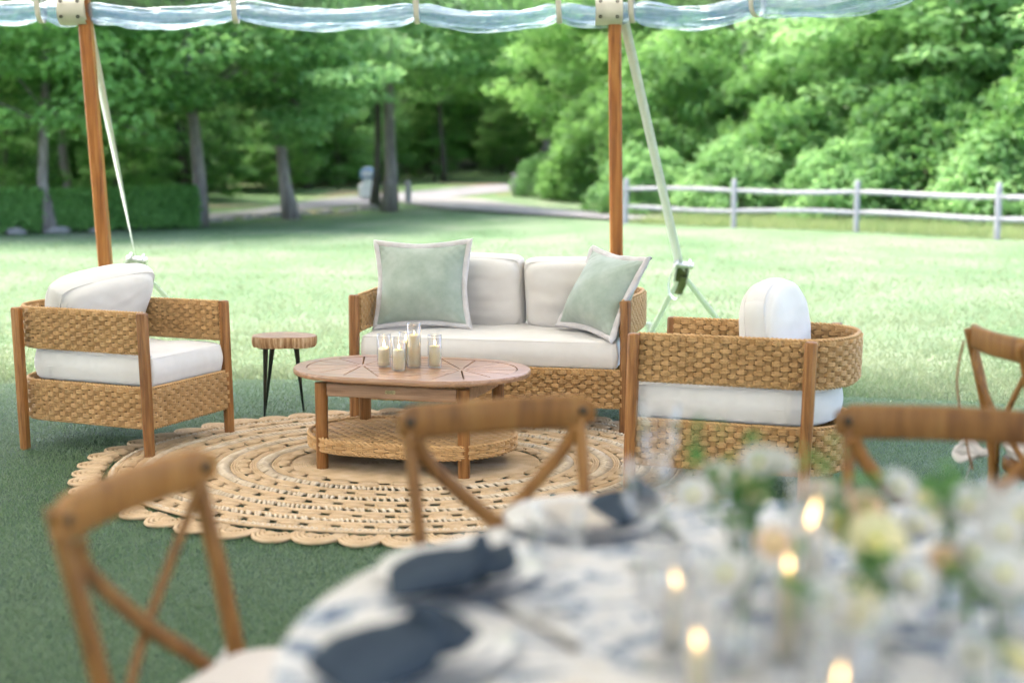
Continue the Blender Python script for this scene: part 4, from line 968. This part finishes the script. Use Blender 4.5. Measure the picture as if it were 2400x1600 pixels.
# ------------------------------------------------------------------ rug
RC = (-.43, 6.10); REX = .14
def rug():
    root = thing('jute_rug', 'round braided natural jute rug with scalloped edge and openwork rings', 'rug', (RC[0], RC[1], .008), 0)
    def ell(r, th): return np.stack([(r + REX)*np.cos(th) if np.isscalar(r) else (r + REX*np.minimum(1, r/.1))*np.cos(th), r*np.sin(th)], -1)
    Z0 = .010
    # solid centre coil
    nt_, turns = 220, 40; r = np.linspace(.002, .415, turns*4+1); th = np.linspace(0, 2*PI, nt_, endpoint=False)
    Rr, Tt = np.meshgrid(r, th, indexing='ij'); Rs = Rr + .0103*Tt/(2*PI)
    z = Z0 + .004*np.abs(np.sin(PI*Rr/.0103)) + .0012*vnoise(np.stack([Rr*np.cos(Tt), Rr*np.sin(Tt), 0*Rr], -1).reshape(-1, 3), 2, 2, 2).reshape(Rr.shape)
    z[0] = z[0].mean()
    V = np.stack([(Rs + REX*np.minimum(1, Rs/.12))*np.cos(Tt), Rs*np.sin(Tt), z], -1); MB().grid(V, cv=True).build('centre_coil', 'jute', root, True)
    kn = MB(); t = np.linspace(0, 1, 13); lobe = np.stack([.036*np.cos(2*PI*t), .021*np.sin(2*PI*t), .004+0*t], 1)[:-1]
    for s in (1., .62, .28): kn.tube(lobe*np.array([s, s, 1]) + np.array([0, 0, .006]), .0062, 5, closed=True)
    for a in (-1, 1): kn.tube([(a*.030, -.028, .006), (a*.042, 0, .008), (a*.030, .028, .006)], .005, 5)
    KM = kn.mesh('knot', 'jute', True)
    def ropes(r0, cnt, dr, mat, name):
        b = MB(); n = int(2*PI*r0/.022); th = np.linspace(0, 2*PI, n, endpoint=False)
        for i in range(cnt):
            rr = r0 + i*dr; wob = .0012*np.sin(th*13+i) ; P = np.c_[ell(rr, th) + 0, np.full(n, Z0 + .004) + wob]; b.tube(P, dr*.56, 6, closed=True)
        b.build(name, mat, root, True)
    def zigzag(r0, r1, name, seed):
        b = MB(); rg = np.random.default_rng(seed); n = int(2*PI*(r0+.07)/.021)
        for i in range(n):
            a0 = 2*PI*i/n + rg.normal(0, .0012); a1 = a0 + .022/(r0+.07)*rg.uniform(.6, 1.5); p0 = ell(r0, a0); p1 = ell(r1, a1); m = (p0+p1)/2
            b.tube([(p0[0], p0[1], Z0+.002), (m[0], m[1], Z0 + .012 + rg.normal(0, .0015)), (p1[0], p1[1], Z0+.002)], .0062, 5)
            a2 = a1 + .012/(r0+.07); p2 = ell(r0+.006, a2 - .02/(r0+.07)); b.tube([(p1[0], p1[1], Z0+.003), ((p1[0]+p2[0])/2, (p1[1]+p2[1])/2, Z0+.008), (p2[0], p2[1], Z0+.002)], .005, 4)
        b.build(name, 'jute_pale', root, True, 'stuff')
    # hole rings with knots, braids and stitched bands
    holes = [.445, .625, .800, .970, 1.125]
    for i, h in enumerate(holes):
        n = int(2*PI*(h+.07)/.118)
        for k in range(n):
            a = 2*PI*(k + .5*(i % 2))/n; p = ell(h, a); d = math.atan2(h*math.cos(a), -(h+REX)*math.sin(a))
            mobj('knot', KM, root, None, None, (p[0], p[1], Z0-.004 + .002*((k*7) % 3)), (0, 0, d + .12*math.sin(k*5.3)))
        ropes(h+.030, 3, .0105, 'jute', 'braid_ring')
        nxt = holes[i+1] if i+1 < len(holes) else 1.235
        zigzag(h+.060, nxt-.058, 'stitched_band', 40+i)
        ropes(nxt-.053, 3 if i < 4 else 2, .0105, 'jute', 'braid_ring')
    # scallops
    NS = 52; sc = MB(); W = .090; D = .135; tq = np.linspace(0, 2*PI, 721); eq = ell(1.30, tq); cq = np.r_[0, np.cumsum(np.linalg.norm(np.diff(eq, axis=0), axis=1))]; AR = np.interp((np.arange(NS)+.3)/NS*cq[-1], cq, tq)
    for s in (1., .84, .68):
        th2 = np.linspace(0, PI, 15); P = np.c_[W*s*np.cos(th2)*(1-.12*np.sin(th2)), D*s*np.sin(th2)**.85, np.full(15, .008 + .002*(1-s))]
        sc.tube(P, .0085, 6)
    for q in np.linspace(.12*PI, .88*PI, 9):
        sc.tube([(.012*math.cos(q), .012, .006), (W*.36*math.cos(q), D*.36*math.sin(q)+.005, .013), (W*.66*math.cos(q), D*.66*math.sin(q), .008)], .0058, 5)
    sc.box((0, .035, .001), (W*1.1, .07, .004)); SM = sc.mesh('scallop', 'jute', True)
    for k in range(NS):
        a = AR[k]; p = ell(1.222, a); d = math.atan2(p[1]/1.222**2, p[0]/(1.222+REX)**2)
        o = mobj('scallop', SM, root, None, None, (p[0], p[1], .001 + .0015*((k*5) % 3)), (0, 0, d - PI/2 + .05*math.sin(k*3.7)))
        o.scale = (1 + .06*math.sin(k*2.1), 1 + .07*math.sin(k*1.3+1), 1)
rug()

# ------------------------------------------------------------------ cross-back chairs
def crossback_meshes():
    D = {}
    def arc(x0, x1, y_mid, y_end, n=15):
        x = np.linspace(x0, x1, n); return x, y_end + (y_mid-y_end)*(1-(x/x1)**2)
    x, y = arc(-.212, .212, -.300, -.268); b = MB(); zc = .845; V = []
    for i in range(len(x)):
        e = min(1, (1-abs(x[i])/.212)/.07 + .55); hz = .034*e; t = .010
        V.append([(x[i], y[i]-t, zc-hz*.75), (x[i], y[i]-t, zc+hz*.75), (x[i], y[i]-t*.55, zc+hz), (x[i], y[i]+t*.55, zc+hz), (x[i], y[i]+t, zc+hz*.75), (x[i], y[i]+t, zc-hz*.75), (x[i], y[i]+t*.55, zc-hz), (x[i], y[i]-t*.55, zc-hz)])
    b.grid(np.array(V), cv=True); b.f.append(np.array([list(range(8))])); b.f.append(np.array([list(range(8*15-1, 8*14-1, -1))])); D['top_rail'] = b.mesh('top_rail', 'bent', True)
    for s, nm in ((1, 'r'), (-1, 'l')):
        P = catmull([(s*.185, -.235, 0), (s*.178, -.205, .25), (s*.176, -.20, .46), (s*.180, -.235, .65), (s*.186, -.290, .865)], 8)
        D['post_'+nm] = MB().tube(P, np.linspace(.0160, .0138, len(P)), 8, flat=(1.15, .9)).mesh('post', 'bent')
        Q = catmull([(s*.174, -.262, .815), (s*.14, -.272, .755), (s*.02, -.262, .64), (s*-.08, -.238, .555), (s*-.160, -.205, .465)], 7); Q[:, 1] += s*.0085
        D['bar_'+nm] = MB().tube(Q, .0145, 6, flat=(.42, 1.0), up=(0, 1, 0)).mesh('cross_bar', 'bent')
        L = catmull([(s*.195, .2, 0), (s*.192, .195, .22), (s*.182, .185, .456)], 6); D['leg_'+nm] = MB().tube(L, np.linspace(.0145, .0185, len(L)), 8).mesh('front_leg', 'bent')
        R = catmull([(s*.186, -.21, .18), (s*.197, 0, .19), (s*.192, .195, .19)], 5); D['str_'+nm] = MB().tube(R, .0095, 6).mesh('side_stretcher', 'bent')
    D['str_f'] = MB().tube([(-.19, 0, .19), (.19, 0, .19)], .0095, 6).mesh('cross_stretcher', 'bent')
    th = np.linspace(0, 2*PI, 40, endpoint=False); sq = lambda a, p: np.sign(a)*np.abs(a)**p
    O = np.c_[.205*sq(np.cos(th), .55)*(1 + .07*np.sin(th)), .205*sq(np.sin(th), .6) - .005]
    D['seat'] = MB().prism(O, .455, .487, .004).mesh('seat', 'bent'); D['outline'] = O
    D['bolt'] = MB().lathe([(.009, -.003), (.009, .002), (.004, .0035), (0, .0035)], 10).mesh('bolt', 'grommet')
    return D
CB = crossback_meshes()
def crossback(label, rail, t, cushion=True, knot=False):
    c, s = math.cos(t), math.sin(t); ox, oy = rail[0] - (-s*-.29), rail[1] - (c*-.29)
    root = thing('crossback_chair', label, 'chair', (ox, oy, 0), t, 'wooden cross-back chairs')
    mobj('top_rail', CB['top_rail'], root)
    for nm in 'rl':
        mobj('rear_post', CB['post_'+nm], root); mobj('cross_bar', CB['bar_'+nm], root); mobj('front_leg', CB['leg_'+nm], root); mobj('side_stretcher', CB['str_'+nm], root)
    mobj('cross_stretcher', CB['str_f'], root); mobj('seat', CB['seat'], root)
    for sx in (-1, 1):
        for dy, rx in ((.0135, -PI/2), (-.0135, PI/2)): mobj('bolt', CB['bolt'], root, None, None, (sx*.186, -.277+dy, .848), (rx, 0, 0))
    if cushion:
        o = plan_cushion(CB['outline']*.98 + np.array([0, .004]), 0.488, .555, .026, .012, int(abs(rail[0])*100), 'seat_cushion', root, 'cover')
        for sx in (-1, 1):
            P = catmull([(sx*.16, -.19, .482), (sx*.192, -.232, .487), (sx*.215, -.20, .478), (sx*.24, -.235, .46), (sx*.25, -.25, .40)], 6)
            ribbon(P, np.array([0., .3, .95]), .011, 'cushion_tie', 'cover', o)
            for k in range(2):
                lp = catmull([(sx*.197, -.232, .487), (sx*(.235+.02*k), -.262 - .03*k, .515-.03*k), (sx*(.252-.03*k), -.285, .478-.02*k), (sx*.2, -.235, .483)], 6)
                ribbon(lp, np.array([.3*sx, .5, .8]), .012, 'bow_loop', 'cover', o)
    if knot:
        P = catmull([(-.17, -.31, .83), (-.172, -.325, .7), (-.165, -.29, .52), (-.16, -.27, .44)], 6); MB().tube(P, .0035, 6).build('hanging_cord', 'cord', root)
    return root
crossback('cross-back chair in the middle, in front of the coffee table', (-.036, 2.79), 3.4985)
crossback('nearest cross-back chair at the lower left with pale seat cushion', (-.603, 2.135), -1.90)
crossback('cross-back chair at the right, facing the camera behind the flowers', (.855, 2.70), 2.925)
crossback('cross-back chair seen edge on at the far right edge', (1.375, 3.93), -PI/2+.06, True, True)

# ------------------------------------------------------------------ dining table in the foreground
DT = (.46, 1.68); DR = .752; DZ = .76
def dining():
    root = thing('round_table', 'round dining table under the patterned cloth in the foreground', 'table', (DT[0], DT[1], 0))
    MB().lathe([(0, DZ-.03), (DR-.012, DZ-.03), (DR-.008, DZ-.026), (DR-.008, DZ-.008), (DR-.012, DZ-.004), (0, DZ-.004)], 64).build('table_top', 'teak', root)
    for x in (-.4, .4):
        for y in (-.4, .4): MB().tube([(x*1.05, y*1.05, 0), (x, y, DZ-.03)], .02, 10).build('leg', 'steel', root)
    th = np.linspace(0, 2*PI, 200, endpoint=False); V = []
    for r in (0, .2, .4, .6, .7): V.append(np.c_[r*np.cos(th), r*np.sin(th), np.full(200, DZ)])
    for k, (dr, dz) in enumerate(((-.012, 0), (-.003, -.003), (.001, -.012), (.004, -.05), (.012, -.14), (.03, -.28), (.05, -.45), (.06, -.60))):
        w_ = max(0, -dz)*.10; q = DR + dr + w_*(np.sin(13*th) + .5*np.sin(22*th+1) + .3*np.sin(7*th))*.9
        V.append(np.c_[q*np.cos(th), q*np.sin(th), np.full(200, DZ+dz)])
    o = MB().grid(np.array(V), cv=True).build('tablecloth', 'cloth', None, True); o.location = (DT[0], DT[1], 0)
    tag(o, 'white cloth with slate blue print over the round dining table', 'tablecloth')
dining()
def napkin(label, px0, py0, px1, py1, zb=DZ+.022):
    a = at_z(px0, py0, zb); b = at_z(px1, py1, zb); d = b-a; L = d.length; ang = math.atan2(d.y, d.x)
    u = np.linspace(0, 1, 34); n = 12; th = np.linspace(0, 2*PI, n, endpoint=False)
    wid = np.interp(u, [0, .06, .2, .5, .66, .74, .82, .93, 1], [.060, .070, .076, .072, .058, .042, .044, .050, .050]); hgt = np.interp(u, [0, .06, .25, .5, .66, .74, .82, .93, 1], [.003, .008, .016, .020, .020, .020, .014, .012, .010]); lift = np.interp(u, [0, .6, .74, .9, 1], [0, .002, .012, .018, .03])
    V = np.empty((34, n, 3)); rip = .12*np.sin(5*th)[None]*np.interp(u, [0, .5, .8, 1], [.2, .4, .8, 1.6])[:, None]
    V[..., 0] = (u*L)[:, None] + 0*th; V[..., 1] = wid[:, None]*np.cos(th)[None]*(1+.05*np.sin(u*9)[:, None]); V[..., 2] = hgt[:, None]*(1 + np.sign(np.sin(th))*np.abs(np.sin(th))**.45*(1+rip))[...] + lift[:, None]
    root = thing('napkin', label, 'napkin', (a.x, a.y, zb), ang, 'slate blue napkins')
    MB().grid(V, cv=True).build('folded_cloth', 'linen_blue', root, 'auto')
    MB().tube([(.74*L + .012*math.sin(q)*0, .03*math.cos(q), .036 + .024*math.sin(q)) for q in np.linspace(0, 2*PI, 20, endpoint=False)], .011, 8, closed=True).build('knot', 'linen_blue', root, True)
def plate(label, x, y, r=.135):
    t = thing('place_setting', label, 'plate', (x, y, DZ+.001), 0, 'plates on the dining table')
    MB().lathe([(0, .004), (r*.62, .004), (r*.66, .002), (r*.7, .006), (r, .018), (r, .020), (r*.7, .010), (r*.62, .008), (0, .008)], 40).build('dinner_plate', 'porcelain', t, True)
    MB().lathe([(0, .0085), (r*.48, .0085), (r*.52, .0095), (r*.78, .021), (r*.78, .0225), (r*.52, .0125), (0, .012)], 40).build('salad_plate', 'porcelain', t, True)
    return t
plate('white plate under the upper slate blue napkin', -.075, 1.955, .12)
plate('white plate under the lower slate blue napkin', -.115, 1.63, .12)
plate('white plate under the taupe menu card in the middle', .115, 2.245, .13)
plate('white plate at the bottom centre edge', .10, 1.40, .13)
plate('white plate at the right edge of the dining table', .86, 1.90, .13)
napkin('slate blue knotted napkin, upper of the two at the left of the table', 912, 1372, 1205, 1362)
napkin('slate blue knotted napkin, lower of the two at the left of the table', 770, 1600, 1075, 1535)
napkin('slate blue napkin at the far side of the table near the right armchair', 1395, 1222, 1530, 1212, DZ+.012)
def card(label, x, y, w_, h_, rz, tilt, mat='taupe', z=DZ+.024):
    t = thing('menu_card', label, 'card', (x, y, z), rz, 'menu cards on the dining table')
    MB().box((0, 0, .0015), (w_, h_, .003), bev=.001).build('card_sheet', mat, t)
    for i in range(5): MB().box((0, h_*.3 - i*h_*.14, .0034), (w_*(.5 - .06*(i % 2)), .003, .0006)).build('print_line', 'cutlery', t)
    t.rotation_euler = (tilt, 0, rz); return t
card('taupe menu card lying on the far plate', .118, 2.235, .10, .16, .3, 0)
card('taupe menu card on the right plate', .86, 1.90, .10, .15, -.6, .0)
card('pale menu card at the bottom edge', .10, 1.40, .10, .16, .9, 0)
def cutlery(label, x, y, rz):
    t = thing('table_knife', label, 'cutlery', (x, y, DZ+.003), rz, 'cutlery on the dining table')
    MB().box((0, .05, .003), (.018, .11, .004), bev=.0015).build('blade', 'cutlery', t); MB().tube([(0, -.006, .004), (0, -.06, .005), (0, -.10, .004)], [.005, .006, .008], 8).build('handle', 'cutlery', t)
cutlery('pewter knife beside the lower left plate', .03, 1.74, .5); cutlery('pewter knife beside the far plate', .26, 2.20, .1); cutlery('pewter knife right of the flowers', .66, 2.05, -.3); cutlery('pewter knife nearest the right plate', .72, 1.92, -.4)
def goblet(label, x, y, H=.17, r=.036, fill=None):
    t = thing('goblet', label, 'glass', (x, y, DZ+.001), 0, 'stemmed glasses on the dining table')
    MB().lathe([(0, .003), (r*.85, .002), (r*.85, .004), (.006, .010), (.005, H*.38), (r*.6, H*.45), (r, H*.62), (r*1.02, H*.8), (r*.92, H), (r*.9, H), (r*.97, H*.8), (r*.95, H*.63), (r*.5, H*.48), (0, H*.46)], 28).build('bowl', 'glass', t, True)
    if fill: MB().lathe([(0, H*.465), (r*.5, H*.485), (r*.93, H*.63), (r*.95, H*.72), (0, H*.72)], 24).build('drink', fill, t, True)
goblet('stemmed glass at the far edge near the right armchair leg', .255, 2.36, .19); goblet('stemmed glass left of the flowers', .20, 2.02, .16); goblet('stemmed glass by the lower napkin', .06, 1.80, .15)
goblet('stemmed glass right of the yellow flower', .66, 1.86, .15, .036); goblet('tall stemmed glass before the right plate', .76, 1.72, .21, .042); goblet('stemmed glass with amber drink at the lower right', .74, 1.50, .16, .036, 'amber')
goblet('stemmed glass at the lower middle', .34, 1.36, .16)
def taper(label, px, py, Y, hc_extra=0, R=.026, fl=1.05):
    q = at_y(px, py, Y); H = q.z - DZ
    t = thing('table_candle', label, 'candle', (q.x, q.y, DZ+.001), 0, 'lit candles among the flowers')
    hc = H - .014*fl; r = .0115
    MB().lathe([(0, .006), (r, .006), (r, hc-.002), (r*.8, hc), (0, hc-.003)], 24).build('pillar', 'wax', t, True)
    MB().lathe([(0, .001), (R, .001), (R, H+.045), (R-.0015, H+.045), (R-.0015, .004), (0, .004)], 28).build('glass_cylinder', 'glass', t, True)
    MB().tube([(0, 0, hc-.004), (.001, 0, hc+.006)], .0009, 6).build('wick', 'wick', t)
    f = flame_mesh(fl).build('flame', 'table_flame', t, True); f.location = (0, 0, hc+.001); f.scale = (1, 1, .8 + .5*((px*7) % 10)/10); f.rotation_euler = (.1*math.sin(px), .25*math.sin(px*1.7), 0)
taper('lit candle left of the flowers by the far plate', 1588, 1358, 1.66, fl=.85); taper('lit candle low at the left of the flowers', 1640, 1492, 1.46, fl=.95)
taper('lit candle in the middle of the flowers, left of the yellow bloom', 1850, 1318, 1.62, fl=1.15); taper('tallest lit candle behind the flowers', 1897, 1208, 1.70, fl=1.2); taper('lit candle nearest the camera at the bottom edge', 1968, 1582, 1.33, fl=.85)
def petals(b, c, nrm, n, r, rng, layers=3, cup=.5):
    nrm = np.array(nrm, float)/np.linalg.norm(nrm); a = np.cross(nrm, [.3, .2, 1.]); a /= np.linalg.norm(a); d = np.cross(nrm, a); c = np.array(c)
    for L in range(layers):
        rr = r*(1 - .25*L); up = cup*(.35 + .5*L)
        for k in range(n):
            q = 2*PI*(k + .5*L)/n + rng.normal(0, .08); e = a*math.cos(q) + d*math.sin(q); s = np.cross(nrm, e); w_ = rr*.42
            V = []
            for t, ww in ((.05, .2), (.4, .8), (.75, 1.), (1., .45)):
                p = c + e*rr*t + nrm*rr*up*t*t; V.append([p - s*w_*ww + nrm*rr*.06, p - nrm*rr*.02, p + s*w_*ww + nrm*rr*.06])
            b.grid(np.array(V))
def bud_vase(label, x, y, stems, seed, vh=.11):
    rng = np.random.default_rng(seed); t = thing('bud_vase', label, 'vase', (x, y, DZ+.001), 0, 'bud vases of flowers on the dining table')
    MB().lathe([(0, .001), (.026, .001), (.030, .012), (.028, .04), (.012, .075), (.011, vh), (.013, vh+.004), (.0105, vh+.002), (.0095, .075), (.026, .04), (.027, .012), (0, .005)], 24).build('vase_glass', 'glass', t, True)
    for dx, dy, h, kind, r in stems:
        P = catmull([(0, 0, .02), (dx*.2, dy*.2, vh), (dx*.7, dy*.7, (vh+h)/2), (dx, dy, h)], 5); st = MB().tube(P, .0022, 5).build('stem', 'stem', t, True)
        if kind == 'leaf':
            b = MB(); n = 26; u = rng.uniform(.45, 1, n); pts = np.stack([np.interp(u, np.linspace(0, 1, len(P)), P[:, k]) for k in range(3)], 1) + rng.normal(0, .014, (n, 3)); b.leaves(pts, rng.normal(0, 1, (n, 3)) + np.array([0, 0, .6]), .026, rng, .5); b.build('leaf_sprig', 'leaf_bush', t, False, 'stuff')
        else:
            b = MB(); nrm = (dx*3 + rng.normal(0, .2), dy*3 - .8, .8); r *= .66; petals(b, (dx, dy, h), nrm, 9, r, rng); b.build('bloom', {'w': 'petal_white', 'y': 'petal_yellow', 'p': 'petal_peach'}[kind], t, True)
            nn = np.array(nrm)/np.linalg.norm(nrm); e = MB().lathe([(r*.2, 0), (r*.17, r*.1), (0, r*.15)], 10).build('flower_eye', 'floret', t, True); e.location = np.array((dx, dy, h)) + nn*r*.05; e.rotation_euler = Vector(nn).to_track_quat('Z', 'Y').to_euler()
bud_vase('bud vase with the large yellow centred white bloom', .455, 1.66, [(-.02, -.05, .150, 'y', .055), (.05, .03, .15, 'w', .04), (-.05, .05, .18, 'leaf', 0)], 1)
bud_vase('bud vase of white and pale blooms with tall green sprigs at the left', .30, 1.80, [(-.06, .0, .16, 'w', .042), (.03, .02, .20, 'w', .038), (-.05, .05, .25, 'leaf', 0), (.05, .04, .22, 'leaf', 0), (.0, .02, .19, 'leaf', 0)], 2)
bud_vase('bud vase with peach bloom and leaves behind the middle candle', .40, 1.86, [(.02, -.02, .15, 'p', .04), (-.05, 0, .19, 'w', .04), (.04, .02, .19, 'leaf', 0)], 3)
bud_vase('bud vase with grey green bloom and leaves at the right', .56, 1.74, [(0, 0, .19, 'leaf', 0), (.02, -.01, .165, 'w', .045), (.06, 0, .14, 'w', .045), (-.03, 0, .15, 'y', .03)], 4)
bud_vase('bud vase of creamy blooms low at the left', .27, 1.58, [(-.02, 0, .12, 'w', .045), (.04, .02, .15, 'p', .035)], 5)
bud_vase('bud vase of yellow blooms below the middle candle', .40, 1.52, [(-.01, 0, .10, 'y', .05), (.05, .0, .13, 'w', .045), (.02, .04, .15, 'leaf', 0)], 6)
bud_vase('bud vase of white blooms at the lower right', .54, 1.48, [(0, 0, .15, 'w', .05), (.06, .02, .13, 'w', .045), (-.04, .02, .16, 'leaf', 0)], 7)
bud_vase('bud vase of tall white blooms furthest right', .64, 1.70, [(0, 0, .16, 'w', .05), (.04, .02, .13, 'w', .05)], 8)

for lab, x, y, st, sd in (
 ('small bud vase of pale blooms beside the left low candle', .335, 1.44, [(0, 0, .13, 'w', .045), (.04, .02, .11, 'y', .04), (-.03, .02, .15, 'leaf', 0)], 11),
 ('small bud vase of peach and white blooms in front of the tallest candle', .46, 1.76, [(0, 0, .15, 'p', .04), (.04, 0, .18, 'w', .04), (-.04, .01, .13, 'y', .04), (.01, .02, .18, 'leaf', 0)], 12),
 ('small bud vase of white blooms between the yellow bloom and the right glasses', .545, 1.60, [(0, 0, .14, 'w', .045), (.04, .01, .16, 'w', .04), (-.02, .03, .12, 'p', .035)], 13),
 ('bud vase of creamy blooms at the back of the flowers on the left', .345, 1.95, [(0, 0, .13, 'y', .04), (-.05, 0, .15, 'w', .04), (.04, 0, .17, 'w', .035), (-.02, .02, .17, 'leaf', 0)], 14),
 ('bud vase of pale blooms at the back of the flowers on the right', .62, 1.92, [(0, 0, .115, 'w', .04), (.05, 0, .12, 'w', .04), (-.04, 0, .12, 'y', .03), (.0, .03, .14, 'leaf', 0)], 15),
 ('bud vase of yellow and white blooms at the bottom edge', .47, 1.36, [(0, 0, .10, 'w', .035), (.05, .02, .09, 'y', .028)], 16)):
    bud_vase(lab, x, y, st, sd)
for lab, x, y, H, r in (
 ('stemmed glass beside the tallest candle', .50, 1.98, .13, .032), ('stemmed glass behind the peach bloom', .36, 2.12, .13, .032), ('wide stemmed glass at the right of the flowers', .70, 1.62, .19, .042),
 ('stemmed glass left of the low candle', .18, 1.60, .15, .034), ('stemmed glass nearest the bottom edge', .56, 1.30, .15, .036), ('stemmed glass behind the right menu card', .74, 2.06, .12, .032)):
    goblet(lab, x, y, H, r)
